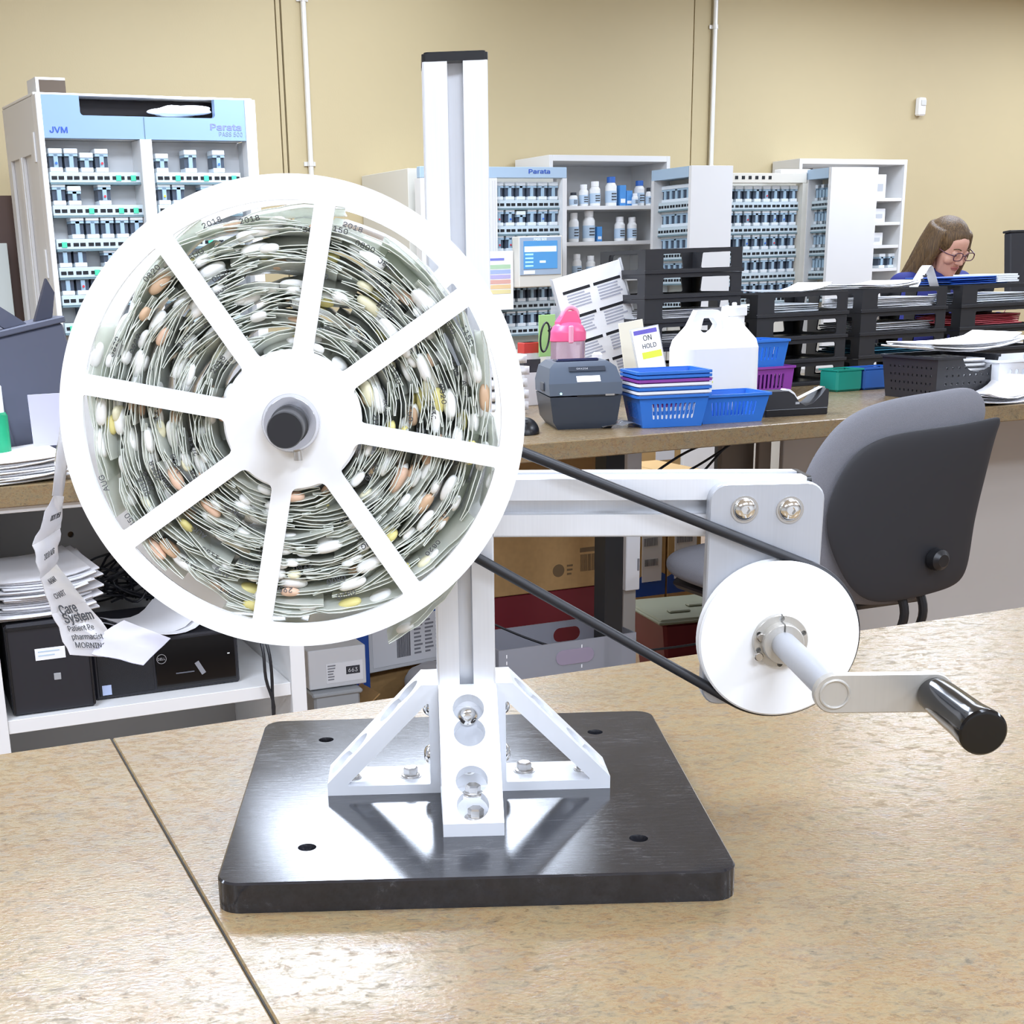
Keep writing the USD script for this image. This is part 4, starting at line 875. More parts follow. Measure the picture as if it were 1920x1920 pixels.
# leaning reference chart with printed tables
a, b = in_desk(1030, 497, 2.75), in_desk(1167, 491, 2.75)
ch = thing('reference_chart', 'tall white reference chart with rows of printed tables, leaning behind the pink bottle', 'chart', D3(a[0]+0.03, 2.75, 0), A_DESK)
CW, CHH = 0.222, 0.330
def chart_face(m):
    m = m.copy(); m.apply_transform(X(0, 0, 0, -8, 0, 0)); m.apply_transform(X(0.075, 0.0, 0.012, 0, -13, 0)); return m
part(ch, 'board', chart_face(span(0, CW, 0, 0.006, 0, CHH, 0.0015)), 'paper_bright')
for r_ in range(4):
    for c_ in range(2):
        x0 = 0.022 + c_*0.100; z1 = CHH-0.050-r_*0.072
        part(ch, 'table_heading', chart_face(span(x0, x0+0.088, -0.0010, 0.0002, z1, z1+0.008)), 'ink_black')
        part(ch, 'table_rows', chart_face(cat(*[span(x0+0.010, x0+0.086-RNG.uniform(0, 0.02), -0.0008, 0.0002, z1-0.009-0.0085*k, z1-0.0045-0.0085*k) for k in range(5)])), mat('ink_pale', '#b4b6c2', 0.7))
part(ch, 'clear_cover', chart_face(cat(span(-0.004, 0.0, -0.002, 0.008, -0.004, CHH+0.004), span(CW, CW+0.005, -0.002, 0.008, -0.004, CHH+0.004))), 'clear_sheet')
part(ch, 'stand', cat(box(0.26, 0.10, 0.010, 0.10, 0.05, 0, 0.002), tf(box(0.2, 0.004, 0.26), 0.10, 0.10, 0.005, 12, 0, 0)), 'clear_sheet')
s_, t_, z_ = in_desk(1182, 630, 2.62)
solo('cream_note', 'blank cream note leaning on the lower right of the reference chart', 'note', span(-0.035, 0.042, 0, 0.003, 0.0, 0.195, 0.0005), mat('note_cream', '#f6f1dc', 0.6), D3(s_+0.03, 2.62, 0.02), A_DESK, rot=(-5, -7, A_DESK))
s_, t_, z_ = in_desk(1205, 690, 2.42)
oh = thing('hold_sign', 'white ON HOLD sign with purple header and yellow stripe, standing behind the blue baskets', 'sign', D3(1.632, 2.42, 0.0), A_DESK)
def hs(m): m = m.copy(); m.apply_transform(X(0, 0, 0, -12, 0, 0)); m.apply_transform(X(0.0, 0, 0.002, 0, -7, 0)); return m
part(oh, 'card', hs(span(-0.038, 0.042, 0, 0.0025, 0, 0.205, 0.0005)), 'paper_bright'); part(oh, 'header', hs(span(-0.034, 0.036, -0.0006, 0.0002, 0.190, 0.201)), mat('ink_violet', '#6a5fc0', 0.6)); part(oh, 'yellow_stripe', hs(span(-0.020, 0.038, -0.0006, 0.0002, 0.125, 0.142)), mat('stripe_yellow', '#e6f04a', 0.6))
part(oh, 'lettering', hs(text_front('ON', 0.0135, 0.004, 0, 0.172, 0.0006, centre=True)), 'ink'); part(oh, 'lettering', hs(text_front('HOLD', 0.0115, 0.006, 0, 0.152, 0.0006, centre=True)), 'ink')
part(oh, 'holder', hs(cat(span(-0.042, 0.046, 0.003, 0.0045, -0.003, 0.208), span(-0.042, 0.046, 0.003, 0.05, -0.003, -0.001))), 'clear_sheet')
for k, (px, py, hh, rr_, mm, lab) in enumerate(((1153, 792, 0.125, 0.021, ('bottle_red', '#cf5340'), 'slim bottle of red liquid between the printer and the blue baskets'), (1141, 765, 0.14, 0.026, ('bottle_pale', '#e6e2ea'), 'pale pump bottle behind the printer, in front of the chart'))):
    s_, t_ = place(px, py); t_ += 0.10
    b_ = dthing('small_bottle', lab, 'bottle', s_+0.02, t_)
    part(b_, 'body', lathe([(rr_-0.002, 0), (rr_, 0.002), (rr_, hh*0.6), (rr_*0.5, hh*0.75), (rr_*0.45, hh*0.8)], 28), mat(*mm, 0.25)); part(b_, 'cap', tf(lathe([(rr_*0.55, 0), (rr_*0.55, hh*0.16), (rr_*0.35, hh*0.2)], 24), 0, 0, hh*0.8), 'white_plastic'); part(b_, 'label', ring([(rr_, hh*0.15), (rr_+0.0006, hh*0.15), (rr_+0.0006, hh*0.5), (rr_, hh*0.5)], 28), 'label_white')
solo('plastic_wrapper', 'crumpled clear plastic wrapper lying in front of the printer', 'wrapper', tf(sheet(np.stack([*np.meshgrid(np.linspace(-0.045, 0.045, 9), np.linspace(-0.02, 0.03, 7), indexing='ij'), 0.003+0.020*meshkit.noise(np.stack([*np.meshgrid(np.linspace(0, 4, 9), np.linspace(0, 3, 7), indexing='ij'), np.zeros((9, 7))], -1), 5)*np.outer(np.sin(np.linspace(0.1, 3.0, 9)), np.ones(7))], -1), 0.0006), 0, 0, 0), 'clear_sheet', (on_z(1165, 802, 0)), 0, smooth=True)
m_ = thing('computer_mouse', 'black computer mouse half hidden by the reel, left of the printer', 'mouse', tuple(on_z(985, 812, 0)), 0)
ms = trimesh.creation.icosphere(3, 1.0); ms = trimesh.intersections.slice_mesh_plane(ms, (0, 0, 1), (0, 0, -0.05), cap=True); part(m_, 'shell', tf(ms, 0, 0, 0.0016, s=(0.032, 0.055, 0.034)), 'black_plastic', smooth=True); part(m_, 'wheel', tf(turn(cyl(0.008, 0.006, 16), 'x', -0.003, 0, 0), 0, -0.032, 0.027), 'black_rubber')
# stack of small baskets
s0, t0 = place(1243, 806); 
Pc = (on_z(1224, 803, 0)+on_z(1330, 799, 0))/2 + DT*0.075*0.97
ROTB = 7
stack_cols = [('basket_blue', 'bottom blue basket of the nested stack beside the printer'), ('basket_white', 'lower white basket nested in the stack beside the printer'), ('basket_blue', 'blue basket nested just above the lower white one in the stack'), ('basket_white', 'upper white basket nested in the stack beside the printer'), ('basket_purple', 'purple basket nested in the stack beside the printer'), ('basket_blue', 'blue basket nested just above the purple one in the stack'), ('basket_blue', 'topmost blue basket of the nested stack beside the printer')]
for k, (c, lab) in enumerate(stack_cols):
    basket('stacked_basket', lab, c, tuple(Pc + UPZ*(0.0005+0.0088*k)), ROTB, 0.165, 0.145, 0.072, 10, 'nested stack of small baskets', rows=1)
Pb = (on_z(1335, 800, 0)+on_z(1425, 786, 0))/2 + DT*0.065
basket('small_basket', 'single blue basket on the desk, in front of the white jug', 'basket_blue', tuple(Pb + DS*0.005), A_DESK-10, 0.175, 0.13, 0.065, 12)
# white jug
mat('jug_white', '#f4f4f4', 0.4)
jg = thing('plastic_jug', 'large white plastic jug with a moulded handle and capped neck', 'jug', D3(1.665, 2.22, 0), A_DESK-12)
def rsec(w, d, z, r, n=6): 
    return [(x, y, z) for x, y in list(rrect(w, d, r, n=n).exterior.coords)[:-1]]
jb = mani(hull(rsec(0.205, 0.145, 0.004, 0.03), rsec(0.215, 0.155, 0.012, 0.035), rsec(0.215, 0.155, 0.165, 0.035)).copy())
sh_ = mani(hull(rsec(0.215, 0.155, 0.164, 0.035), rsec(0.205, 0.145, 0.185, 0.035), rsec(0.12, 0.10, 0.235, 0.03)))
hd = prism_xz(Polygon([(-0.085, 0.16), (-0.085, 0.205), (-0.055, 0.262), (0.0, 0.262), (0.045, 0.235), (0.05, 0.16)]).difference(Polygon([(-0.042, 0.212), (-0.035, 0.238), (-0.012, 0.238), (-0.002, 0.224), (-0.012, 0.206), (-0.035, 0.206)]).buffer(0.003)), -0.018, 0.018)
nk = mani(tf(lathe([(0.028, 0), (0.028, 0.04)], 32), 0.055, 0, 0.215))
part(jg, 'body', tri(jb + sh_*1 if False else jb + sh_ - mani(prism_xz(Polygon([(-0.075, 0.198), (-0.055, 0.262), (0.005, 0.262), (0.018, 0.215), (-0.002, 0.198)]), -0.2, 0.2)) + mani(hd) + nk), 'jug_white')
part(jg, 'cap', tf(lathe([(0.033, 0), (0.034, 0.002), (0.034, 0.022), (0.031, 0.025)], 36), 0.055, 0, 0.244), 'white_plastic'); part(jg, 'cap_tab', box(0.012, 0.008, 0.01, 0.055, 0, 0.268, 0.002), 'white_plastic')
for k, w_ in enumerate((0.055, 0.06, 0.07)): part(jg, 'printed_line', span(-0.1, -0.1+w_, -0.0785, -0.077, 0.112-0.011*k, 0.115-0.011*k), mat('ink_faint', '#a8a8ac', 0.7))
part(jg, 'yellow_mark', span(-0.055, -0.03, -0.0785, -0.077, 0.079, 0.083), 'stripe_yellow')
UsdGeom.Xformable(jg).AddScaleOp().Set(Gf.Vec3f(0.93, 0.93, 0.95))
# blue on purple baskets behind the jug
s0 = in_desk(1385, 727, 2.45)[0]; s1 = in_desk(1493, 727, 2.45)[0]; sm = (s0+s1)/2
basket('tote_basket', 'purple basket at the bottom of the pair right of the white jug', 'basket_purple', D3(sm-0.02, 2.53, 0.0), A_DESK-4, 0.22, 0.15, 0.078, 13, k=0.06)
basket('tote_basket', 'blue basket on top of the purple one, right of the white jug', 'basket_blue', D3(sm-0.035, 2.53, 0.0785), A_DESK-4, 0.21, 0.145, 0.072, 13, k=0.10)
# tape dispenser
Pt = on_z(1492, 779, 0)
td = thing('tape_dispenser', 'black tape dispenser with a white roll near the desk edge', 'tape dispenser', tuple(Pt + DT*0.02), A_DESK-10)
prof = Polygon([(-0.078, 0), (0.075, 0), (0.079, 0.02), (0.079, 0.052), (0.072, 0.054), (0.060, 0.040), (0.040, 0.024), (0.022, 0.020), (0.006, 0.028), (-0.008, 0.044), (-0.022, 0.052), (-0.066, 0.052), (-0.075, 0.046)])
part(td, 'body', prism_xz(prof, -0.03, 0.03), mat('tape_black', '#2c2d31', 0.45)); part(td, 'base', span(-0.0785, 0.0785, -0.031, 0.031, 0.0, 0.016, 0.002), 'black_plastic'); 
part(td, 'tape_roll', turn(ring([(0.014, -0.01), (0.029, -0.01), (0.029, 0.01), (0.014, 0.01)], 36), 'y-', -0.008, -0.001, 0.030) if False else tf(turn(ring([(0.012, -0.0095), (0.0235, -0.0095), (0.0235, 0.0095), (0.012, 0.0095)], 36), 'y-', 0, 0, 0), 0.008, -0.0405, 0.034) if False else prism_xz(Polygon([(-0.024, 0.0525), (-0.008, 0.0450), (0.006, 0.0290), (0.010, 0.0262), (0.010, 0.034), (0.002, 0.046), (-0.010, 0.054), (-0.020, 0.0552)]), -0.012, 0.012), 'white_plastic')
UsdGeom.Xformable(td).AddScaleOp().Set(Gf.Vec3f(1.03, 1.0, 1.15))
part(td, 'tape_strip', hull(box(0.001, 0.019, 0.001, 0.008, 0, 0.0305).vertices, box(0.001, 0.019, 0.001, 0.074, 0, 0.0555).vertices), 'white_plastic'); part(td, 'cutter', span(0.0725, 0.0775, -0.012, 0.012, 0.053, 0.0565), 'zinc'); part(td, 'emblem', span(-0.004, 0.006, -0.0308, -0.0298, 0.024, 0.029), 'badge_grey')

# ------------------------------------------------------------------ black letter trays
mat('tray_black', '#2a2a2d', 0.4)
TW, TD, TH = 0.318, 0.255, 0.0672
def make_tray(label, loc, group):
    t = thing('letter_tray', label, 'letter tray', loc, A_DESK, group)
    part(t, 'tray_floor', span(-TW/2+0.004, TW/2-0.004, 0.004, TD-0.004, 0.0015, 0.0045), 'tray_black')
    def face(L, wins):
        p = sbox(-L/2, 0, L/2, TH-0.0006)
        for (x0, x1, k) in wins:
            z0, z1 = 0.0125, TH-0.0115
            w = Polygon([(x0, z0), (x1, z0), (x1-(0.008 if k > 0 else 0), z1), (x0+(0.008 if k < 0 else 0), z1)]).buffer(-0.006).buffer(0.006, quad_segs=4); p = p.difference(w)
        return p
    fr = face(TW, [(-TW/2+0.058, TW/2-0.036, 0)])
    part(t, 'front_frame', prism_xz(fr, 0, 0.004), 'tray_black'); part(t, 'back_frame', prism_xz(face(TW, [(-TW/2+0.035, -0.022, -1), (0.022, TW/2-0.035, 1)]), TD-0.004, TD), 'tray_black')
    sd = prism_yz(affinity.translate(face(TD-0.0082, [(-TD/2+0.04, TD/2-0.045, 1)]), TD/2, 0), 0, 0.004)
    part(t, 'side_frame', tf(sd, -TW/2), 'tray_black'); part(t, 'side_frame', tf(sd, TW/2-0.004), 'tray_black')
    part(t, 'lip', cat(span(-TW/2-0.004, TW/2+0.004, -0.006, 0.0, 0.0, 0.010, 0.001)), 'tray_black')
    return t
TRAYS = {}
tt = 2.66
stacks = [(1.885, 6, 'tall black tray stack behind the jug'), (2.262, 4, 'black tray stack right of the jug'), (2.632, 4, 'middle low black tray stack'), (3.01, 4, 'black tray stack at the right edge')]
lvl = {6: ['bottom', 'second from the bottom', 'third from the bottom', 'fourth from the bottom', 'second from the top', 'top'], 4: ['bottom', 'second from the bottom', 'second from the top', 'top']}
first = None
for k, (s_, n, lab) in enumerate(stacks):
    for i in range(n):
        l_ = f'{lvl[n][i]} tray in the {lab}'
        loc = D3(s_, tt+ (0.0 if n == 4 else 0.0), i*TH+0.0004)
        if first is None: first = make_tray(l_, loc, lab); TRAYS[(k, i)] = first
        else: TRAYS[(k, i)] = dup(first, loc, A_DESK, l_, lab)
    first.SetCustomDataByKey('group', stacks[0][2])
# what the trays hold
mat('folder_blue', '#1554b4', 0.5); mat('paper_red', '#d8636c', 0.6); mat('paper_blue', '#b9c4ea', 0.6); mat('folder_teal', '#4a8fa8', 0.5); mat('file_white', '#eef3f6', 0.6)
def tray_fill(k, i, nm, lab, n, th, m, w=0.26, d=0.2, dx=0.0, seed=0, curl=0.0, cat_='papers', rot=0):
    s_ = stacks[k][0]; return paper_stack(nm, lab, cat_, s_+dx, tt+0.125, i*TH+0.0055 + (0.0 if i < stacks[k][1] else -0.0045), w, d, n, th, rot, seed=seed, m=m, jit=0.006, curl=curl)
tray_fill(0, 3, 'tray_papers', 'white papers in a middle tray of the tall six-high stack', 6, 0.005, 'paper_bright', seed=41)
tray_fill(0, 2, 'tray_papers', 'white papers low in the tall six-high stack, behind the jug', 5, 0.006, 'paper_bright', seed=42)
tray_fill(1, 3, 'tray_papers', 'pale forms in the top tray right of the jug', 5, 0.006, 'file_white', 0.20, 0.2, -0.03, 43); tray_fill(1, 4, 'loose_sheets', 'loose white sheets curling on top of the stack right of the jug', 2, 0.002, 'paper_bright', 0.20, 0.18, 0.03, 44, 0.03)
tray_fill(2, 3, 'tray_papers', 'white and pale blue papers in the top tray of the middle stack', 7, 0.005, 'paper_bright', seed=45); tray_fill(2, 2, 'tray_papers', 'white forms in the second tray of the middle stack', 5, 0.006, 'paper_bright', seed=46)
tray_fill(2, 4, 'magazine_pile', 'curved pile of white booklets on top of the middle black tray stack', 4, 0.003, 'paper_bright', 0.22, 0.2, -0.04, 47, 0.012); tray_fill(2, 1, 'tray_papers', 'teal folder and papers in a low tray of the middle stack', 4, 0.006, 'folder_teal', seed=48)
tray_fill(3, 3, 'tray_papers', 'white binders in the top tray of the right-hand stack', 5, 0.007, 'file_white', 0.22, 0.2, 0.02, 49); tray_fill(3, 2, 'tray_papers', 'red and pink papers in the second tray of the right-hand stack', 7, 0.0055, 'paper_red', 0.24, 0.2, -0.02, 50)
t = paper_stack('blue_folders', 'pile of bright blue folders with white spines on the right-hand tray stack', 'folders', 2.93, tt+0.12, 4*TH+0.001, 0.22, 0.2, 4, 0.0062, 0, seed=51, m='folder_blue', jit=0.004)
for k in range(4): part(t, 'spine_label', span(0.07, 0.155-0.006*(k % 2), -0.104, 0.09, 0.0062*(k+1)-0.0008, 0.0062*(k+1)+0.0045), 'file_white')
tn = thing('folded_sheet', 'folded white sheet propped like a tent on the middle black trays', 'paper', D3(2.775, tt+0.06, 4*TH+0.001), A_DESK)
gz = [(-0.045, 0.0), (-0.030, 0.025), (-0.008, 0.056), (0.0, 0.063), (0.008, 0.058), (0.022, 0.03), (0.036, 0.0)]
part(tn, 'sheet', sheet(np.array([[(x, y, z) for y in (0.0, 0.02, 0.04)] for x, z in gz]), 0.0008), 'paper', smooth=True); part(tn, 'printed_lines', tf(cat(span(-0.03, -0.014, -0.001, 0.001, 0.03, 0.034), span(-0.036, -0.024, -0.001, 0.001, 0.018, 0.024)), 0, -0.0005, 0), 'ink')
for k, (px0, px1, y0, y1, mm, lab) in enumerate(((1557, 1607, 682, 724, 'basket_teal', 'teal plastic box at the left of the pair under the black trays'), (1608, 1672, 682, 725, 'basket_deep_blue', 'deep blue plastic box beside the teal one under the black trays'))):
    a = in_desk(px0, y1, 2.42); b = in_desk(px1, y1, 2.42)
    t = dthing('plastic_box', lab, 'box', (a[0]+b[0])/2+0.02, 2.42, 0); w = b[0]-a[0]-0.003
    part(t, 'tub', cut(box(w, 0.08, 0.06, 0, 0.04, 0, 0.006), box(w-0.006, 0.074, 0.06, 0, 0.04, 0.004)), mm); part(t, 'rim', cat(*[prism(sbox(-w/2-0.002, -0.002, w/2+0.002, 0.082).difference(sbox(-w/2+0.003, 0.003, w/2-0.003, 0.077)), 0.004)]).apply_translation((0, 0, 0.058)), mm)
# black perforated basket, white basket, papers over both
a, b = in_desk(1690, 733, 2.03), in_desk(1856, 733, 2.03)
bb = dthing('mesh_basket', 'black perforated basket with a scooped front, behind the chair', 'basket', b[0]-0.075, 2.14, 0, -4)
BWd, BDp, BHt = 0.185, 0.23, 0.108
def perf(L, scoop=None):
    p = sbox(-L/2, 0, L/2, BHt)
    for z in (0.022, 0.042, 0.062, 0.082):
        for x in np.arange(-L/2+0.03, L/2-0.02, 0.019): p = p.difference(affinity.translate(sbox(-0.0027, -0.0027, 0.0027, 0.0027), x, z))
    if scoop is not None: p = p.difference(Point(scoop, BHt+0.015).buffer(0.055, quad_segs=8))
    return p
part(bb, 'front_wall', taper(tf(prism_xz(perf(BWd, 0.035), 0, 0.003), 0, -BDp/2, 0), 0.1, BHt), 'tray_black'); part(bb, 'back_wall', taper(tf(prism_xz(perf(BWd), -0.003, 0), 0, BDp/2, 0), 0.1, BHt), 'tray_black')
for sg in (-1, 1): part(bb, 'side_wall', taper(tf(prism_xz(perf(BDp-0.006), 0, 0.003), sg*BWd/2, 0, 0, 0, 0, 90*sg), 0.1, BHt), 'tray_black')
part(bb, 'floor', taper(box(BWd-0.008, BDp-0.008, 0.003), 0.1, BHt), 'tray_black'); part(bb, 'rim', tf(prism(rrect(BWd+0.014, BDp+0.014, 0.012).difference(rrect(BWd-0.004, BDp-0.004, 0.008)).difference(sbox(-0.014, -0.2, 0.084, -0.05)), 0.006), 0, 0, BHt-0.003), 'tray_black')
paper_stack('basket_papers', 'white papers standing in the black perforated basket', 'papers', b[0]-0.075, 2.14, 0.0, 0.15, 0.18, 8, 0.0128, -6, seed=61, m='paper_bright', jit=0.004)
s_, t_ = 2.44, 2.02
basket('white_basket', 'white slotted basket at the right edge, right of the black basket', 'basket_white', D3(s_+0.06, t_+0.06, 0), A_DESK-4, 0.24, 0.19, 0.095, 9, k=0.1, rows=2)
paper_stack('paper_heap', 'heap of crumpled white papers lying across the black and white baskets', 'papers', 2.36, 2.14, 0.117, 0.28, 0.2, 4, 0.006, -4, seed=62, m='paper_bright', curl=0.028)
paper_stack('desk_papers', 'fanned white papers on the desk edge beyond the chair back', 'papers', 2.30, 1.95, 0.0005, 0.20, 0.15, 7, 0.0025, 5, seed=63, m='paper', jit=0.02, curl=0.035)
# ---- left end of the desk
mat('slate', '#565a6b', 0.5); mat('slate_dark', '#3d4050', 0.5)
sc = thing('slate_case', 'slate grey upright plastic case with two flat arms rising from its top', 'case', D3(-0.10, 2.13, 0), A_DESK+10)
def lean(m): m = m.copy(); m.apply_transform(X(0, 0, 0, 0, -10, 0)); return m
part(sc, 'body', lean(span(0.0, 0.20, 0.0, 0.10, 0, 0.255, 0.004)), 'slate'); part(sc, 'rib', lean(span(0.018, 0.034, -0.006, 0.002, 0, 0.225, 0.002)), 'slate'); part(sc, 'side_channel', lean(span(-0.016, -0.0005, 0.01, 0.09, 0, 0.235, 0.003)), 'slate_dark'); part(sc, 'top_rim', lean(span(-0.014, 0.206, -0.005, 0.105, 0.2555, 0.268, 0.002)), 'slate')
part(sc, 'arm', lean(prism_xz(Polygon([(0.085, 0.2685), (0.132, 0.2685), (0.048, 0.352), (0.018, 0.338)]), 0.02, 0.034)), 'slate'); part(sc, 'arm', lean(prism_xz(Polygon([(0.150, 0.2685), (0.188, 0.2685), (0.206, 0.315), (0.197, 0.345)]), 0.02, 0.034)), 'slate_dark')
solo('lilac_sheet', 'pale lilac sheet of card leaning on the slate case', 'card', span(-0.05, 0.05, 0, 0.002, 0, 0.10, 0.0005), mat('lilac', '#bdbcd2', 0.6), tuple(on_plane(112, 834, DT, 1.97)), A_DESK, rot=(-10, 0, A_DESK))
solo('dark_clip_box', 'small dark box under the lilac card', 'box', span(-0.04, 0.06, 0, 0.05, 0, 0.022, 0.003), 'black_plastic', D3(*in_desk(112, 850, 1.975)[:2], 0.0), A_DESK)
a = in_desk(0, 905, 1.87); b = in_desk(108, 900, 1.87)
t = paper_stack('white_forms', 'thick pad of blank white forms at the very edge of the desk, left end', 'papers', b[0]-0.135, 1.985, 0.0005, 0.30, 0.24, 9, 0.0048, 6, seed=71, m='paper_bright', jit=0.004, curl=0.01)
P_ = in_desk(7, 850, 2.05)
t = dthing('green_bottle', 'green bottle with a white cap at the left edge of the picture', 'bottle', P_[0]-0.006, 2.05, 0.0)
part(t, 'body', lathe([(0.020, 0), (0.022, 0.003), (0.022, 0.115), (0.018, 0.122)], 32), mat('bottle_green', '#1fa070', 0.3)); part(t, 'base_band', ring([(0.0, 0.0), (0.0225, 0.0), (0.0225, 0.012), (0.0, 0.012)][1:3] + [(0.021, 0.012), (0.021, 0.0)], 32), mat('band_peach', '#eac3a2', 0.5)); part(t, 'cap', tf(lathe([(0.016, 0), (0.016, 0.05), (0.013, 0.054)], 28), 0, 0, 0.122), 'white_plastic')
P_ = in_desk(33, 727, 2.62); 
t = dthing('desk_carton', 'tan cardboard box standing behind the slate case at the left edge', 'box', P_[0]-0.12, 2.62, 0.075)
part(t, 'carton', box(0.24, 0.2, 0.205, 0, 0.1, 0, 0.002), mat('cardboard_tan', '#c9a678', 0.75)); part(t, 'tape', span(-0.12, 0.12, 0.09, 0.12, 0.2045, 0.2056), 'tape_brown')
t = dthing('white_carton', 'white box under the tan cardboard box at the left edge', 'box', P_[0]-0.12, 2.61, 0.0); part(t, 'carton', box(0.26, 0.22, 0.0745, 0, 0.11, 0, 0.002), 'box_white'); part(t, 'stripe', span(-0.13, 0.13, -0.0008, 0.001, 0.03, 0.04), mat('stripe_rose', '#b98a96', 0.6))

# ================================================================== pill-dispensing cabinets along the back wall
mat('cab_white', '#e2e1df', 0.45); mat('cab_grey', '#d9d8d6', 0.5); mat('cab_beige', '#d8d4c8', 0.5); mat('cab_inner', '#c9c9c9', 0.6)
mat('header_blue', '#8ca8cc', 0.4); mat('header_pale', '#a9c0d4', 0.45)
mat('canister_blue', '#9fb9cb', 0.4); mat('canister_cap', '#dfe6ea', 0.4); mat('canister_window', '#485260', 0.25); mat('slot_black', '#14181d', 0.4); mat('rail_grey', '#c3d2d8', 0.45); mat('rail_edge', '#6d858c', 0.5); mat('slot_green', '#4fd0a4', 0.4)
for k_, c_ in (('dot_red', '#d8404a'), ('dot_blue', '#3b73d8'), ('dot_yellow', '#e3d63f'), ('dot_dark', '#2b4b3c')): mat(k_, c_, 0.5)
CANW = 0.050
PROTO = {}
def new_canister(kind, loc, rot, label, group):
    t = thing('pill_canister', label, 'canister', loc, rot, group)
    w, d, h = CANW, 0.055, 0.080 if kind != 'low' else 0.066
    part(t, 'cap', box(w, d, 0.018, 0, d/2, h-0.018, 0.002), 'canister_cap')
    part(t, 'window', box(w-0.003, d-0.008, h-0.034, 0, d/2+0.004, 0.016), 'canister_window')
    part(t, 'rib', box(0.016, d-0.004, h-0.034, 0, d/2-0.001, 0.016, 0.001), 'canister_blue')
    part(t, 'foot', box(w-0.004, d, 0.016, 0, d/2, 0, 0.002), 'canister_cap')
    part(t, 'band', box(w-0.002, d-0.002, 0.008, 0, d/2, h-0.0265), 'canister_blue')
    if kind.startswith('dot'): part(t, 'colour_dot', turn(cyl(0.0045, 0.0015, 12), 'y-', 0, -0.0009, 0.03), kind)
    return t
ORD = ['first', 'second', 'third', 'fourth', 'fifth', 'sixth', 'seventh', 'eighth']
ROW = ['top row', 'second row', 'third row', 'fourth row', 'fifth row', 'sixth row']
def behind_reel(P):
    d = np.asarray(P)-EYE; z = d@CF; x, y = 960+SHX+FPX*(d@CR)/z, 960+SHY-FPX*(d@CU)/z
    return (x-549)**2+(y-768)**2 < 408**2
NCAN = [0]
def canister(kind, loc, rot, label, group):
    NCAN[0] += 1
    if kind not in PROTO:
        PROTO[kind] = new_canister(kind, loc, rot, label, group); return PROTO[kind]
    return dup(PROTO[kind], loc, rot, label, group)
crng = random.Random(5)
def rails(parent, n, pitch, u0, zs, y0, lit=lambda r, c: False):
    """Ledges under the rows: pale rail, dark slots (two for each place), darker edge."""
    for r, z in enumerate(zs):
        w = n*pitch
        part(parent, 'row_rail', cat(span(u0, u0+w, y0-0.004, y0+0.07, z-0.036, z-0.0005, 0.001)), 'rail_grey')
        part(parent, 'rail_edge', span(u0, u0+w, y0-0.006, y0+0.06, z-0.043, z-0.0365), 'rail_edge')
        for c in range(n):
            x = u0 + pitch*(c+0.5)
            part(parent, 'slot_pair', cat(span(x-pitch*0.40, x-pitch*0.05, y0-0.0052, y0-0.002, z-0.026, z-0.014), span(x+pitch*0.05, x+pitch*0.40, y0-0.0052, y0-0.002, z-0.026, z-0.014)), 'slot_black')
            if lit(r, c): part(parent, 'lit_slot', span(x-pitch*0.17, x+pitch*0.17, y0-0.0062, y0-0.003, z-0.030, z-0.011), 'slot_green')
DOTS = ['plain', 'plain', 'plain', 'dot_red', 'plain', 'dot_blue', 'plain', 'dot_yellow', 'plain', 'plain']

# ---- left machine
VL = 4.40
uL, _, zT = in_room(65, 175, VL); uR = in_room(478, 185, VL)[0]; zT = 1.012
def room_thing(name, label, cat_, u, v, z, group=None, rot=0): return thing(name, label, cat_, R3(u, v, z), A_ROOM+rot, group)
lm = room_thing('dispensing_machine', 'tall white dispensing machine with a pale blue header at the left, behind the reel', 'dispensing machine', uL, VL, Z_FLOOR)
H = zT-Z_FLOOR; W = uR-uL
d1a, d1b = in_room(275, 420, VL)[0]-uL, in_room(297, 420, VL)[0]-uL
zh = in_room(270, 261, VL)[2]-Z_FLOOR
x82 = in_room(84, 260, VL)[0]-uL; x465 = in_room(463, 266, VL)[0]-uL
part(lm, 'corner_post', span(0, x82, 0, 0.05, 0, H, 0.002), 'cab_white'); part(lm, 'corner_post', span(x465, W, 0, 0.05, 0, H, 0.002), 'cab_white')
part(lm, 'divider', span(d1a, d1b, 0, 0.10, 0, zh, 0.002), 'cab_white'); part(lm, 'back_board', span(0.012, W-0.012, 0.10, 0.12, 0, zh), 'cab_inner'); part(lm, 'inner_side', span(x465+0.004, W-0.002, 0.051, 0.099, 0, zh), 'cab_inner')
sl = affinity.translate(sbox(in_room(148, 180, VL)[0]-uL, H-0.068, in_room(402, 190, VL)[0]-uL, H+0.1).buffer(-0.012).buffer(0.012), 0, 0)
part(lm, 'header', prism_xz(sbox(x82+0.0005, zh, x465-0.0005, H-0.002).difference(sl), 0.004, 0.03), 'header_blue', 'pale blue header'); part(lm, 'header_seam', span((d1a+d1b)/2-0.001, (d1a+d1b)/2+0.001, 0.002, 0.01, zh, H-0.07), 'rail_edge')
part(lm, 'header_recess', span(x82, x465, 0.10, 0.11, zh, H-0.003), mat('recess_dark', '#231d1f', 0.5)); part(lm, 'header_shelf', span(x82, x465, 0.03, 0.10, zh+0.001, zh+0.012), 'cab_grey')
part(lm, 'top_panel', span(0, W, 0.03, 0.48, H-0.0015, H+0.008, 0.002), 'cab_white'); part(lm, 'rear_body', span(0.012, W-0.012, 0.16, 0.475, 0, H-0.003), 'cab_grey')
part(lm, 'side_frame', prism_yz(sbox(0.05, 0.02, 0.48, H-0.004).difference(sbox(0.13, 0.2, 0.25, H-0.19)).difference(sbox(0.30, 0.2, 0.43, H-0.19)), 0, 0.011), 'cab_grey')
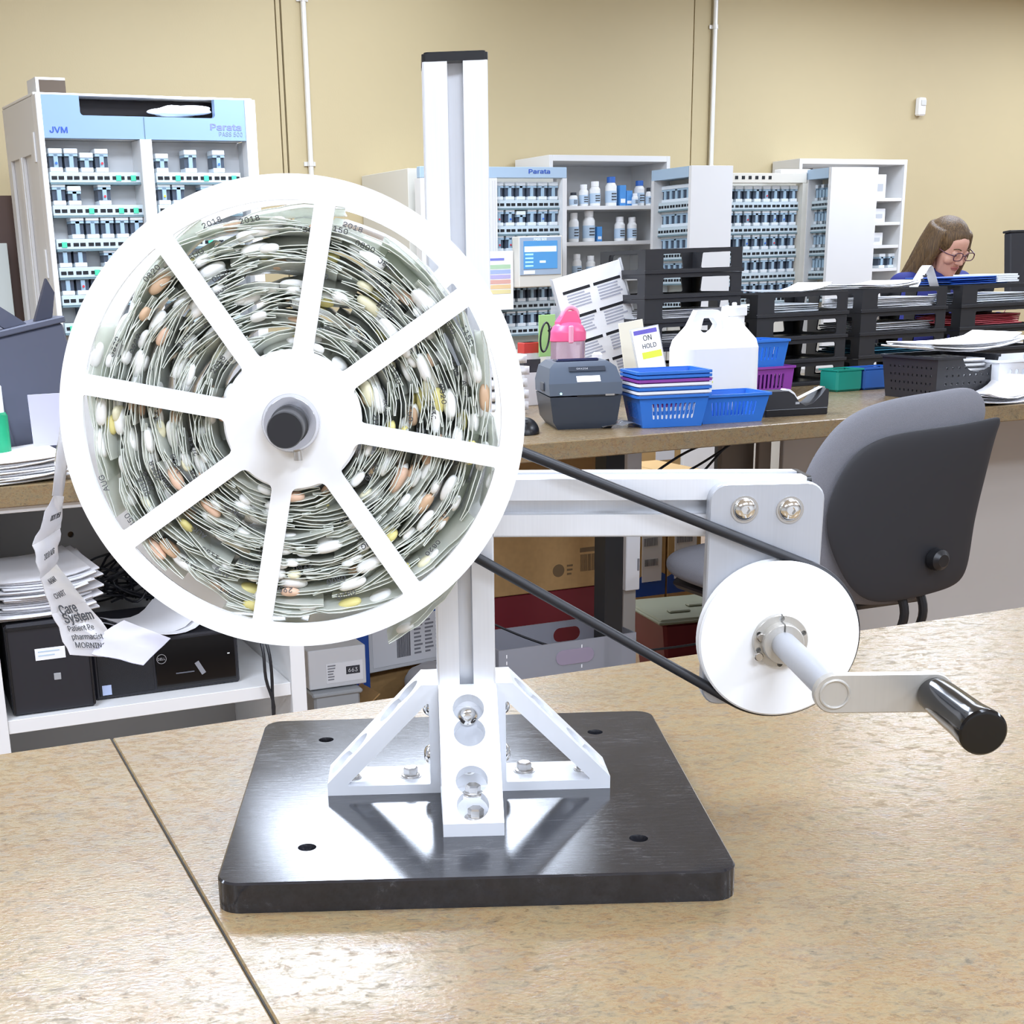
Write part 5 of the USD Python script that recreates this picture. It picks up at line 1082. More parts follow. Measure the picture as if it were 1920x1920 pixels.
part(lm, 'side_rail', span(-0.004, 0.0, 0.262, 0.288, 0.2, H-0.19), 'cab_white'); 
for z in (0.9, 1.35, 1.75): part(lm, 'hinge', span(-0.006, 0.0, 0.055, 0.075, z-0.05, z+0.05, 0.001), 'cab_white')
pur = mat('ink_purple', '#7f86d6', 0.6); mat('ink_blue', '#2f55b0', 0.6); mat('ink_steel', '#8591ac', 0.6)
tx = in_room(93, 248, VL); part(lm, 'lettering', text_front('JVM', 0.019, tx[0]-uL, 0.0038, tx[2]-Z_FLOOR, 0.001, True, width=0.065), 'ink_blue')
tx = in_room(389, 243, VL); part(lm, 'lettering', text_front('Parata', 0.021, tx[0]-uL+0.01, 0.0038, tx[2]-Z_FLOOR, 0.001, True, width=0.125), 'ink_purple'); tx = in_room(411, 255, VL); part(lm, 'lettering', text_front('PASS 500', 0.015, tx[0]-uL, 0.0038, tx[2]-Z_FLOOR, 0.001, width=0.095), 'ink_steel')
zs = [in_room(180, y, VL)[2]+0.019 for y in (332, 394, 457, 510, 562, 614)]
zs = [z-Z_FLOOR for z in zs]
PL_ = 0.0565
b1, b2 = in_room(98, 331, VL)[0]-uL-0.001, in_room(298, 336, VL)[0]-uL
have1 = ['1111--', '11-1--', '-11111', '11-111', '111111', '-11111']; have2 = ['1-1-1-', '11-11-', '111-11', '1111-1', '11-111', '111111']
for nm, bx, have in (('left', b1, have1), ('right', b2, have2)):
    rails(lm, 6, PL_, bx, zs, 0.03, lambda r, c: have[r][c] == '-')
    for r in range(6):
        for c in range(6):
            if have[r][c] == '1':
                k = crng.choice(DOTS) if crng.random() > 0.12 else 'low'
                p = R3(uL+bx+PL_*(c+0.5), VL+0.028, Z_FLOOR+zs[r])
                if behind_reel(np.array(p)+UPZ*0.06): continue
                canister(k, p, A_ROOM, f'pill canister in the {ORD[c]} place of the {ROW[r]}, {nm} bay of the left machine', f'canisters in the {nm} bay of the left machine')
ob = in_room(82, 172, 4.72)
t = room_thing('open_carton', 'small open white carton on top of the left dispensing machine', 'box', ob[0], 4.62, zT+0.0085)
part(t, 'carton', cut(box(0.11, 0.12, 0.075, 0, 0.06, 0), box(0.104, 0.114, 0.08, 0, 0.06, 0.004)), 'box_white'); part(t, 'dark_side', span(-0.043, 0.055, -0.001, 0.001, 0.002, 0.066), mat('side_brown', '#584a3c', 0.7))
t = room_thing('rolled_bag', 'white plastic bag stuffed into the dark header slot of the left machine', 'bag', uL+in_room(345, 196, VL)[0]-uL, VL+0.05, zT-0.066)
bg = trimesh.creation.icosphere(3, 1.0); bg.vertices = bg.vertices*[0.115, 0.022, 0.021]*(1+0.35*(meshkit.noise(bg.vertices*[3, 2, 2], 3)-0.5)[:, None]); part(t, 'bag', tf(bg, 0, -0.012, 0.024, 0, -3, 0), 'white_plastic', smooth=True)
uP = in_room(28, 450, 5.0)[0]
t = room_thing('dark_side_panel', 'dark brown upright panel at the far left behind the white machine', 'panel', in_room(20, 450, 5.0)[0], 5.0, Z_FLOOR)
part(t, 'panel', box(0.30, 0.03, 1.62, 0, 0, 0, 0.002), mat('brown_dark', '#5d4a44', 0.6))
t = room_thing('pale_locker', 'pale panel door at the extreme left edge, behind the tan box', 'panel', in_room(14, 480, 4.93)[0]-0.13, 4.93, Z_FLOOR)
part(t, 'door', box(0.26, 0.03, 1.44, 0, 0, 0, 0.002), mat('pale_green', '#cfd6d2', 0.5))

# ---- centre machine
VC = 4.85
uA = in_room(787, 312, VC)[0]; uB = in_room(1063, 314, VC)[0]; zC = 0.818
cm = room_thing('dispensing_cabinet', 'grey dispensing cabinet full of canisters with a touch screen, right of the post', 'dispensing machine', uA, VC, Z_FLOOR)
W = uB-uA; H = zC-Z_FLOOR
part(cm, 'header', span(0, W, 0, 0.03, H-0.048, H, 0.002), 'header_pale'); part(cm, 'lettering', text_front('Parata', 0.018, in_room(990, 318, VC)[0]-uA, -0.0003, H-0.028, 0.001, True, width=0.12), 'ink_blue')
part(cm, 'post', span(0, 0.03, 0, 0.05, 0, H-0.0485), 'cab_white'); part(cm, 'post', span(W-0.024, W, 0, 0.05, 0, H-0.0485), 'cab_grey')
xm = in_room(918, 400, VC)[0]-uA; xm2 = in_room(932, 400, VC)[0]-uA
part(cm, 'middle_post', cat(span(xm, xm2, -0.003, 0.05, 0, H-0.0485)), 'cab_white'); part(cm, 'post_groove', cat(*[span(xm+(xm2-xm)*f-0.001, xm+(xm2-xm)*f+0.001, -0.0035, -0.002, 0.3, H-0.06) for f in (0.4, 0.7)]), 'cab_inner')
part(cm, 'body', span(0, W, 0.11, 0.56, 0, H, 0.002), 'cab_beige'); part(cm, 'base_panel', span(0.0, W, -0.01, 0.1, 0, 0.91), 'cab_beige')
PC = (W-0.024-xm2)/6
zc = [in_room(990, 382, VC)[2]+0.018-Z_FLOOR-0.114*k for k in range(6)]
rails(cm, 6, PC, xm2+0.0005, zc, 0.03); nl_ = 6; PCL = (xm-0.03)/nl_
rails(cm, nl_, PCL, 0.0305, zc[:3], 0.03)
for r, z in enumerate(zc):
    for c in range(6):
        canister(crng.choice(DOTS[:6]) if crng.random() > 0.06 else 'low', R3(uA+xm2+PC*(c+0.5), VC+0.028, Z_FLOOR+z), A_ROOM, f'pill canister, {ORD[c]} from the left, {ROW[r]} of the central cabinet', 'canisters in the central cabinet')
    if r < 2:
        for c in range(1): canister('plain', R3(uA+0.0305+PCL*(c+0.5), VC+0.028, Z_FLOOR+z), A_ROOM, f'pill canister just left of the post, {ROW[r]} of the central cabinet', 'canisters at the left end of the central cabinet')
s0, _, zt_ = in_room(973, 443, 4.76); s1 = in_room(1055, 443, 4.76)[0]; zb_ = in_room(1015, 538, 4.76)[2]
t = room_thing('touch_screen', 'grey touch screen showing blue windows, fixed to the front of the central cabinet', 'screen', (s0+s1)/2, 4.76, zb_)
w = s1-s0; h = zt_-zb_
part(t, 'housing', box(w, 0.06, h, 0, 0.03, 0, 0.004), 'cab_beige'); part(t, 'bezel', span(-w/2+0.004, w/2-0.012, -0.004, 0.002, h*0.24, h-0.006, 0.001), mat('bezel_blue', '#a3b4c6', 0.4)); zz0 = h*0.36
part(t, 'display', span(-w/2+0.022, w/2-0.034, -0.006, -0.003, zz0, h-0.022), mat('screen_blue', '#4f8cc0', 0.3, emit=0.35), 'blue lit display')
part(t, 'screen_box', span(-w/2+0.026, w/2-0.04, -0.0068, -0.0055, zz0+0.075, zz0+0.10), mat('screen_white', '#dcecf4', 0.4, emit=0.4)); part(t, 'screen_text', cat(text_front('PASS 500', 0.011, -0.045, -0.0058, zz0+0.125, 0.0008, True), span(-0.012, 0.022, -0.0066, -0.0055, zz0+0.026, zz0+0.036)), 'screen_white'); part(t, 'screen_list', cat(*[span(-w/2+0.03, -w/2+0.075, -0.0066, -0.0055, zz0+0.01+0.017*k, zz0+0.017+0.017*k) for k in range(4)]), mat('screen_cyan', '#a8e3ea', 0.4, emit=0.4)); part(t, 'maker_plate', span(-w/2+0.022, -w/2+0.085, -0.0052, -0.0035, h*0.26, h*0.33), 'sticker_white')
a = in_room(962, 470, 4.80); a2 = in_room(958, 580, 4.80)
t = room_thing('notice_sheet', 'paper notice with rainbow-coloured rows hanging just right of the post', 'notice', a[0]-0.20, 4.80, a2[2])
part(t, 'sheet', span(0, 0.20, 0, 0.002, 0, a[2]-a2[2]), 'paper_bright'); hh = a[2]-a2[2]
for k, c in enumerate(('#b9d9b4', '#aebfe6', '#c0b8e0', '#e6b3a6', '#efcf9c', '#f0e3a8')): part(t, 'colour_row', span(0.005, 0.185, -0.001, 0.0002, hh*(0.70-0.085*k), hh*(0.70-0.085*k)+hh*0.07), mat(f'row_{k}', c, 0.7))
part(t, 'heading', span(0.01, 0.15, -0.001, 0.0002, hh*0.84, hh*0.88), 'ink_purple')

# ---- right machine and the two open canister wings
def wing(name, lab, pB, pC, pA, ztop, canlab, group):
    # v of the front corner so that its top is at ztop
    lo, hi = 3.5, 5.4
    for _ in range(40):
        m_ = (lo+hi)/2
        if in_room(*pB, m_)[2] < ztop: lo = m_
        else: hi = m_
    vB = lo; uB_ = in_room(*pB, vB)[0]; uC_ = in_room(*pC, vB)[0]
    P = on_plane(*pA, RU, uB_); vA = float(P@RV)
    t = room_thing(name, lab, 'canister cabinet', uB_, vB, Z_FLOOR)
    W, D, H = uC_-uB_, vA-vB, ztop-Z_FLOOR
    part(t, 'end_panel', span(0.0, W, 0, 0.02, 0, H, 0.001), 'cab_white', 'blank pale end panel'); part(t, 'body', span(0.11, W, 0.0205, D, 0, H-0.002), 'cab_beige'); part(t, 'header', span(0.0, 0.11, 0.021, D, H-0.05, H-0.001), 'header_pale'); part(t, 'back_post', span(0.0, 0.10, D-0.02, D, 0, H-0.05), 'cab_grey')
    n = 6; pitch = (D-0.042)/n
    z0 = in_room(1440, 385, VC)[2]+0.018-Z_FLOOR
    for r in range(5):
        z = z0-0.1165*r
        part(t, 'row_rail', span(0.03, 0.108, 0.021, D-0.021, z-0.036, z-0.0005), 'rail_grey'); part(t, 'rail_edge', span(0.028, 0.1, 0.021, D-0.021, z-0.043, z-0.0365), 'rail_edge')
        for c in range(n):
            y = 0.021+pitch*(c+0.5)
            part(t, 'slot_pair', cat(span(0.0285, 0.032, y-pitch*0.4, y-pitch*0.06, z-0.026, z-0.014), span(0.0285, 0.032, y+pitch*0.06, y+pitch*0.4, z-0.026, z-0.014)), 'slot_black')
            if r < 4: canister('plain', R3(uB_+0.05, vB+y, Z_FLOOR+z), A_ROOM-90, f'{canlab}, {ORD[n-1-c]} from the left, {ROW[r]}', group)
    return t, vB, uB_, uC_, vA
W1 = wing('canister_wing', 'pale canister cabinet turned sideways between the bottle shelf and the right machine', (1297, 310), (1375, 313), (1222, 318), 0.815, 'pill canister in the sideways cabinet by the bottle shelf', 'canisters in the first sideways cabinet')
W2 = wing('canister_wing', 'pale canister cabinet turned sideways at the right of the right machine', (1560, 313), (1648, 315), (1512, 320), 0.815, 'pill canister in the sideways cabinet by the corner shelf', 'canisters in the second sideways cabinet')
uA2 = in_room(1370, 325, VC)[0]; uB2 = in_room(1508, 330, VC)[0]; zM = 0.797
rm = room_thing('dispensing_cabinet', 'grey dispensing cabinet full of canisters between the two sideways white cabinets', 'dispensing machine', uA2, VC, Z_FLOOR)
W = uB2-uA2; H = zM-Z_FLOOR
part(rm, 'header', span(-0.1, W+0.02, 0, 0.03, H-0.048, H, 0.002), 'cab_beige'); part(rm, 'header_holes', cat(*[span(0.03+0.045*k, 0.05+0.045*k, -0.001, 0.001, H-0.03, H-0.014) for k in range(6)]), 'slot_black')
part(rm, 'post', span(W-0.006, W+0.03, 0, 0.05, 0, H-0.0485), 'cab_beige'); part(rm, 'body', span(-0.1, W+0.02, 0.11, 0.5, 0, H, 0.002), 'cab_beige'); part(rm, 'base_panel', span(-0.1, W, -0.01, 0.1, 0, 0.99), 'cab_beige')
n = 8; pr2 = W/n
zr = [in_room(1440, 385, VC)[2]+0.018-Z_FLOOR-0.1165*k for k in range(5)]
rails(rm, n, pr2, -0.006, zr, 0.03)
for r, z in enumerate(zr):
    for c in range(n):
        canister(crng.choice(DOTS[:6]), R3(uA2-0.006+pr2*(c+0.5), VC+0.028, Z_FLOOR+z), A_ROOM, f'pill canister, {ORD[c]} from the left, {ROW[r]} of the right cabinet', 'canisters in the right cabinet')
a = in_room(1502, 329, VC-0.03)
t = room_thing('strip_lamp', 'white strip lamp lying on top of the right cabinet', 'lamp', a[0], VC+0.03, zM+0.0005)
part(t, 'lamp_body', box(0.21, 0.05, 0.02, 0, 0, 0, 0.003), 'white_plastic'); part(t, 'end_cap', box(0.012, 0.05, 0.024, 0.112, 0, 0, 0.002), 'black_plastic')

# ---- white shelving with bottles
def shelving(name, lab, u0, u1, v0, zt, zsh, dep):
    t = room_thing(name, lab, 'shelf unit', u0, v0, Z_FLOOR); W = u1-u0; H = zt-Z_FLOOR
    part(t, 'side_panel', span(0, 0.022, 0, dep, 0, H, 0.001), 'cab_white'); part(t, 'side_panel', span(W-0.022, W, 0, dep, 0, H, 0.001), 'cab_white'); part(t, 'top_panel', span(0.0222, W-0.0222, 0, dep, H-0.028, H, 0.001), 'cab_white'); part(t, 'back_panel', span(0.0222, W-0.0222, dep-0.01, dep, 0, H-0.0285), 'cab_grey')
    for z in zsh: part(t, 'shelf', span(0.0222, W-0.0222, 0.004, dep-0.011, z-0.018-Z_FLOOR, z-Z_FLOOR, 0.001), 'cab_white')
    return t
VS1, VS2 = 5.10, 5.20
u0, _, z1_ = in_room(1030, 290, VS1)
s1z = [in_room(1110, y, VS1)[2] for y in (386, 453, 522)]
uS1b = in_room(1257, 294, VS1)[0]
shelving('bottle_shelf', 'white wall shelf unit holding white medicine bottles above the black trays', u0, uS1b, VS1, z1_, s1z+[s1z[-1]-0.18], 0.30)
mat('bottle_white', '#f1f1ef', 0.35); mat('cap_blue', '#3568b8', 0.4); mat('cap_dark', '#2c3038', 0.4); mat('box_sky', '#4b8fd0', 0.5)
def med_bottle(px, r_, h, cap, lab, shelf, dv=0.06, labelc='pale_blue'):
    u, v, z = in_room(px, 400, VS1+dv)
    t = room_thing('medicine_bottle', lab, 'bottle', u, VS1+dv, s1z[shelf]+0.0005)
    part(t, 'body', lathe([(r_-0.002, 0), (r_, 0.003), (r_, h*0.68), (r_*0.72, h*0.78), (r_*0.66, h*0.80)], 24), 'bottle_white'); part(t, 'cap', tf(lathe([(r_*0.74, 0), (r_*0.74, h*0.19), (r_*0.68, h*0.2)], 24), 0, 0, h*0.8), cap)
    part(t, 'label', ring([(r_, h*0.12), (r_+0.0008, h*0.12), (r_+0.0008, h*0.52), (r_, h*0.52)], 24), labelc); part(t, 'label_text', cat(*[span(-r_*0.5, r_*0.4, -r_-0.0022, -r_*0.86, h*(0.2+0.1*k), h*(0.24+0.1*k)) for k in range(3)]), 'ink')
K = 1/390.0
for a in ((1075, 0.021, 0.066, 'cap_dark', 'smallest white bottle with a dark cap, first on the upper bottle shelf', 0), (1094, 0.024, 0.105, 'white_plastic', 'slim white bottle second on the upper bottle shelf', 0, 0.08), (1115, 0.027, 0.118, 'white_plastic', 'taller all-white bottle third on the upper bottle shelf', 0), (1145, 0.029, 0.140, 'cap_blue', 'tallest white bottle with a blue cap on the upper bottle shelf', 0), (1198, 0.027, 0.124, 'cap_blue', 'blue-capped white bottle near the right of the upper bottle shelf', 0, 0.09), (1190, 0.016, 0.060, 'white_plastic', 'little white bottle in front of the right-hand blue-capped bottle', 0, 0.04), (1215, 0.014, 0.088, 'cap_dark', 'narrow bottle with dark cap at the right end of the upper bottle shelf', 0, 0.06),
          (1076, 0.025, 0.140, 'white_plastic', 'white bottle at the left end of the lower bottle shelf', 1), (1104, 0.031, 0.150, 'white_plastic', 'big white bottle second on the lower bottle shelf', 1), (1162, 0.027, 0.118, 'white_plastic', 'white bottle left of the close pair on the lower bottle shelf', 1), (1185, 0.025, 0.116, 'white_plastic', 'white bottle at the right end of the lower bottle shelf', 1),
          (1082, 0.024, 0.12, 'white_plastic', 'pale bottle low on the third bottle shelf, left', 2), (1108, 0.024, 0.11, 'white_plastic', 'pale bottle low on the third bottle shelf, right', 2)):
    med_bottle(*a)
for px, w, h, sh, lab in ((1168, 0.038, 0.100, 0, 'tall sky blue carton on the upper bottle shelf'), (1180, 0.036, 0.074, 0, 'shorter sky blue carton on the upper bottle shelf'), (1125, 0.030, 0.072, 1, 'small blue and white carton on the lower bottle shelf')):
    u, v, z = in_room(px, 400, VS1+0.05); t = room_thing('medicine_carton', lab, 'box', u, VS1+0.05, s1z[sh]+0.0005)
    part(t, 'carton', box(w, 0.05, h, 0, 0.025, 0, 0.001), 'box_sky'); part(t, 'label', span(-w*0.4, w*0.35, -0.001, 0.001, h*0.15, h*0.35), 'label_white')
u0, _, z2_ = in_room(1500, 297, VS2); u1 = in_room(1702, 300, VS2)[0]
s2z = [in_room(1670, y, VS2)[2] for y in (371, 416, 459, 502)]
shelving('corner_shelf', 'white wall shelf unit behind the sideways cabinet, left of the seated person', u0, u1, VS2, z2_, s2z+[s2z[-1]-0.18], 0.21)
u, v, z = in_room(1655, 360, VS2+0.05)
for k, (px, zz, h, lab) in enumerate(((1650, s2z[0], 0.13, 'white carton on the top shelf of the corner unit'), (1652, s2z[1], 0.075, 'white carton on the second shelf of the corner unit'), (1650, s2z[2], 0.07, 'white carton on the third shelf of the corner unit'))):
    u = in_room(px, 400, VS2+0.04)[0]; t = room_thing('shelf_carton', lab, 'box', u-0.02, VS2+0.04, zz+0.0005); part(t, 'carton', box(0.11, 0.1, h, 0, 0.05, 0, 0.002), 'box_white'); part(t, 'label', span(-0.02, 0.03, -0.001, 0.001, h*0.3, h*0.6), 'label_grey')
for k, px in enumerate((1654, 1671)):
    u = in_room(px, 490, VS2+0.03)[0]; canister('plain', R3(u, VS2+0.03, s2z[3]+0.0005), A_ROOM, ('spare pill canister standing alone on the corner shelf, left of two', 'spare pill canister standing alone on the corner shelf, right of two')[k], 'spare canisters on the corner shelf')
u = in_room(1652, 520, VS2+0.04)[0]; t = room_thing('paper_cup', 'white paper cup on the low shelf of the corner unit', 'cup', u, VS2+0.06, s2z[3]-0.18+0.0005); part(t, 'cup', lathe([(0.024, 0), (0.034, 0.085), (0.036, 0.087), (0.034, 0.09)], 24), 'white_plastic'); part(t, 'sleeve', tf(ring([(0.0275, 0), (0.032, 0.035), (0.0326, 0.035), (0.0281, 0)], 24), 0, 0, 0.026), 'paper')
# monitor at the right edge
P = on_plane(1893, 560, DT, 3.35); 
mo = thing('computer_monitor', 'black computer monitor seen edge-on at the right edge of the picture', 'monitor', tuple(P - UPZ*(P[2]-0.0)), A_DESK+10)
part(mo, 'panel', tf(box(0.42, 0.03, 0.27, 0.20, 0, 0, 0.004), 0, 0, 0.165, -6, 0, 0), 'pc_black'); part(mo, 'top_edge', tf(box(0.43, 0.034, 0.008, 0.20, 0, 0.27, 0.002), 0, 0, 0.165, -6, 0, 0), 'black_plastic'); part(mo, 'stand', cat(box(0.06, 0.03, 0.2, 0.2, 0.03, 0.01), box(0.22, 0.16, 0.012, 0.2, 0.03, 0, 0.003)), 'black_plastic')
mod = dthing('far_table', 'plain grey table behind the tray stacks, under the black monitor', 'table', 0, 3.25, 0)
a_s = float(P@DS)
part(mod, 'table_top', span(a_s-1.0, a_s+1.0, -0.02, 0.6, -0.04, -0.0005, 0.002), 'greige'); 
for x_ in (-0.95, 0.95):
    for y_ in (0.04, 0.52): part(mod, 'leg', span(a_s+x_-0.02, a_s+x_+0.02, y_, y_+0.04, Z_FLOOR, -0.0405), 'leg_black')

# ================================================================== the seated person beyond the trays
mat('skin', '#e2ab95', 0.5, sss=0.15); mat('lip', '#b9706a', 0.5); mat('navy_knit', '#28307c', 0.8, grain=0.12, gscale=500); mat('trousers', '#2b2c34', 0.8); mat('eye_white', '#efece8', 0.3); mat('iris', '#54493c', 0.3); mat('glasses_frame', '#5a3442', 0.35)
custom('hair_brown', {'tc': ('texture_coordinate', {}), 'mp': ('mapping', dict(scale=(260.0, 260.0, 9.0))), 'n': ('noise_texture', dict(scale=1.0, detail=4.0)), 'r': ('rgb_ramp', dict(ramp=[(0.3, lin('#3c2b18')), (0.55, lin('#634a2b')), (0.75, lin('#84683f'))])), 'b': ('bump', dict(strength=0.5, distance=0.004)), 'p': ('principled_bsdf', dict(roughness=0.5))},
       [('tc.object', 'mp.vector'), ('mp.vector', 'n.vector'), ('n.fac', 'r.fac'), ('r.color', 'p.base_color'), ('n.fac', 'b.height'), ('b.normal', 'p.normal')], 'p.BSDF')
def ball(c, r, seg=24):
    return m3.Manifold.sphere(float(r), seg).translate([float(x) for x in c])
def bone(a, ra, b, rb, seg=24): return m3.Manifold.batch_hull([ball(a, ra, seg), ball(b, rb, seg)])
def chain(pts, seg=24):
    out = bone(*pts[0], *pts[1], seg)
    for i in range(1, len(pts)-1): out = out + bone(*pts[i], *pts[i+1], seg)
    return out
def smooth_m(m, length, it=12):
    t_ = tri(m.refine_to_length(length)); t_.merge_vertices(); trimesh.smoothing.filter_taubin(t_, lamb=0.5, nu=0.53, iterations=it); return t_
def ell(c, r, seg=32): return m3.Manifold.sphere(1.0, seg).scale([float(x) for x in r]).translate([float(x) for x in c])
HP = X(0.0, -0.135, 1.275, 24, 0, 0)           # head placed on the neck, tilted down; the face looks to -y
def hp(m):
    m = m.copy(); m.apply_transform(HP); return m
HPm = [[float(x) for x in HP[i]] for i in range(3)]
skull = ell((0, 0.018, 0.035), (0.074, 0.092, 0.088)) + m3.Manifold.batch_hull([ell((0, -0.03, -0.01), (0.062, 0.055, 0.06)), ball((0, -0.068, -0.088), 0.018), ball((0.03, -0.03, -0.072), 0.022), ball((-0.03, -0.03, -0.072), 0.022), ell((0, -0.035, 0.05), (0.058, 0.05, 0.04))])
nose = m3.Manifold.batch_hull([ball((0, -0.083, 0.018), 0.007), ball((0, -0.103, -0.022), 0.0095), ball((0.012, -0.088, -0.026), 0.006), ball((-0.012, -0.088, -0.026), 0.006)])
cheeks = ball((0.034, -0.060, -0.016), 0.026) + ball((-0.034, -0.060, -0.016), 0.026)
ears = ell((0.075, 0.015, -0.005), (0.008, 0.018, 0.03)) + ell((-0.075, 0.015, -0.005), (0.008, 0.018, 0.03))
sock = ball((0.031, -0.093, 0.014), 0.0145) + ball((-0.031, -0.093, 0.014), 0.0145)
headm = (skull + cheeks - sock + nose + ears).transform(HPm)
torso = m3.Manifold.batch_hull([ell((0, 0.0, 0.60), (0.17, 0.12, 0.09)), ell((0, -0.01, 0.78), (0.135, 0.095, 0.08))]) + m3.Manifold.batch_hull([ell((0, -0.01, 0.78), (0.135, 0.095, 0.08)), ell((0, -0.05, 1.00), (0.155, 0.10, 0.07)), ball((0.14, -0.06, 1.09), 0.045), ball((-0.14, -0.06, 1.09), 0.045)]) + bone((0, -0.07, 1.09), 0.062, (0, -0.095, 1.17), 0.05) + bone((0, -0.085, 1.14), 0.05, (0, -0.115, 1.24), 0.048)
def limb(sx, k=0.0):
    arm = chain([((sx*0.165, -0.06, 1.085), 0.052+k), ((sx*0.235, -0.10, 0.985-0.10), 0.043+k), ((sx*0.12, -0.34, 0.965), 0.027+k)])
    return arm
def hand(sx):
    w = np.array([sx*0.12, -0.34, 0.965]); d = np.array([-sx*0.30, -0.95, 0.0]); d /= np.linalg.norm(d); side = np.array([d[1], -d[0], 0])*sx
    h = m3.Manifold.batch_hull([ball(w, 0.022), ball(w+d*0.075+side*0.028, 0.012), ball(w+d*0.078-side*0.028, 0.012)])
    for q, (o, L) in enumerate(((0.028, 0.055), (0.010, 0.068), (-0.009, 0.062), (-0.027, 0.048))):
        a = w+d*0.078+side*o; b = a+d*L*0.55+UPZ*0.004; c = b+d*L*0.42-UPZ*0.016
        h = h + chain([(a, 0.0092), (b, 0.0085), (c, 0.0075)], 14)
    a = w+d*0.02+side*0.026; h = h + chain([(a, 0.012), (a+d*0.03+side*0.022, 0.0105), (a+d*0.058+side*0.026-UPZ*0.006, 0.009)], 14)
    return h
def leg(sx, k=0.0): return chain([((sx*0.095, -0.02, 0.60), 0.088+k), ((sx*0.12, -0.42, 0.57), 0.062+k), ((sx*0.12, -0.40, 0.12), 0.042+k)])
foot = lambda sx: m3.Manifold.batch_hull([ball((sx*0.12, -0.39, 0.05), 0.042), ball((sx*0.12, -0.54, 0.035), 0.033)])
bodym = torso + headm + limb(1) + limb(-1) + hand(1) + hand(-1) + leg(1) + leg(-1) + foot(1) + foot(-1)
PD = 6.1
Pw = EYE + ray(1776, 468)*PD
los = Pw-EYE; los[2] = 0; los /= np.linalg.norm(los); rgt = np.array([los[1], -los[0], 0])
fdir = 0.70*rgt - 0.71*los
th_ = math.degrees(math.atan2(fdir[0], -fdir[1]))
hc = (HP @ [0, 0, 0, 1])[:3]; a_ = math.radians(th_)
base = np.array([Pw[0]-(hc[0]*math.cos(a_)-hc[1]*math.sin(a_)), Pw[1]-(hc[0]*math.sin(a_)+hc[1]*math.cos(a_)), Z_FLOOR])
zfix = Pw[2]-(Z_FLOOR+hc[2])
pe = thing('person', 'person with long brown hair and glasses in a navy top, looking down beyond the trays', 'person', (base[0], base[1], Z_FLOOR+zfix), th_)
bd = smooth_m(bodym, 0.012, 10)
part(pe, 'body', bd, 'skin', smooth=True)
sw = m3.Manifold.batch_hull([ell((0, 0.0, 0.60), (0.185, 0.135, 0.09)), ell((0, -0.01, 0.78), (0.15, 0.11, 0.08))]) + m3.Manifold.batch_hull([ell((0, -0.01, 0.78), (0.15, 0.11, 0.08)), ell((0, -0.05, 1.00), (0.175, 0.125, 0.08)), ball((0.168, -0.05, 1.125), 0.060), ball((-0.168, -0.05, 1.125), 0.060)]) + bone((0, -0.07, 1.10), 0.075, (0, -0.098, 1.165), 0.060) + limb(1, 0.012) + limb(-1, 0.012)
sw = sw - ball((0.10, -0.385, 0.965), 0.045) - ball((-0.10, -0.385, 0.965), 0.045)
part(pe, 'jumper', smooth_m(sw, 0.014, 8), 'navy_knit', 'navy blue knitted top', smooth=True)
part(pe, 'trousers', smooth_m(leg(1, 0.014)+leg(-1, 0.014)+ell((0, 0.0, 0.59), (0.19, 0.14, 0.10)), 0.02, 6), 'trousers', smooth=True)
part(pe, 'shoe', smooth_m(m3.Manifold.batch_hull([ball((0.12, -0.39, 0.055), 0.05), ball((0.12, -0.55, 0.04), 0.04)]), 0.012, 4), 'black_plastic', smooth=True); part(pe, 'shoe', smooth_m(m3.Manifold.batch_hull([ball((-0.12, -0.39, 0.055), 0.05), ball((-0.12, -0.55, 0.04), 0.04)]), 0.012, 4), 'black_plastic', smooth=True)
for sx in (-1, 1):
    e = trimesh.creation.icosphere(3, 0.0125); e.apply_translation((sx*0.031, -0.078, 0.014)); ep = part(pe, 'eyeball', hp(e), 'eye_white', smooth=True)
    i_ = trimesh.creation.icosphere(2, 0.0062); i_.apply_translation((sx*0.031, -0.0856, 0.011)); part(ep, 'iris', hp(i_), 'iris', smooth=True)
    lid = m3.Manifold.sphere(0.0138, 24).translate([sx*0.031, -0.078, 0.014]) - m3.Manifold.cube([0.06, 0.06, 0.03], True).translate([sx*0.031, -0.088, -0.0035])
    part(ep, 'eyelid', hp(tri(lid)), 'skin', smooth=True)
    part(pe, 'eyebrow', hp(tube([(sx*0.016, -0.094, 0.034), (sx*0.032, -0.092, 0.039), (sx*0.048, -0.080, 0.034)], 0.0026, 8, 12)), 'hair_brown', smooth=True)
part(pe, 'lips', hp(cat(tube([(-0.022, -0.079, -0.050), (-0.008, -0.091, -0.047), (0.008, -0.091, -0.047), (0.022, -0.079, -0.050)], 0.0030, 8, 16), tube([(-0.018, -0.080, -0.055), (0.0, -0.091, -0.056), (0.018, -0.080, -0.055)], 0.0031, 8, 14))), 'lip', smooth=True)
gf = []
for sx in (-1, 1):
    an = np.linspace(0, 2*PI, 32); rim = np.stack([sx*0.033+0.0245*np.sign(np.cos(an))*np.abs(np.cos(an))**0.7, -0.107+0.006*np.abs(np.cos(an))*0+0*an, 0.010+0.0175*np.sign(np.sin(an))*np.abs(np.sin(an))**0.7], 1)
    gf.append(tube(rim, 0.0022, 8, closed=True)); gf.append(tube([(sx*0.058, -0.106, 0.016), (sx*0.074, -0.085, 0.016), (sx*0.080, 0.0, 0.012), (sx*0.079, 0.02, 0.0)], 0.0024, 8, 20))
gf.append(tube([(-0.0085, -0.107, 0.013), (0, -0.111, 0.016), (0.0085, -0.107, 0.013)], 0.002, 8))
part(pe, 'glasses', hp(cat(*gf)), 'glasses_frame', 'dark plum framed glasses', smooth=True)
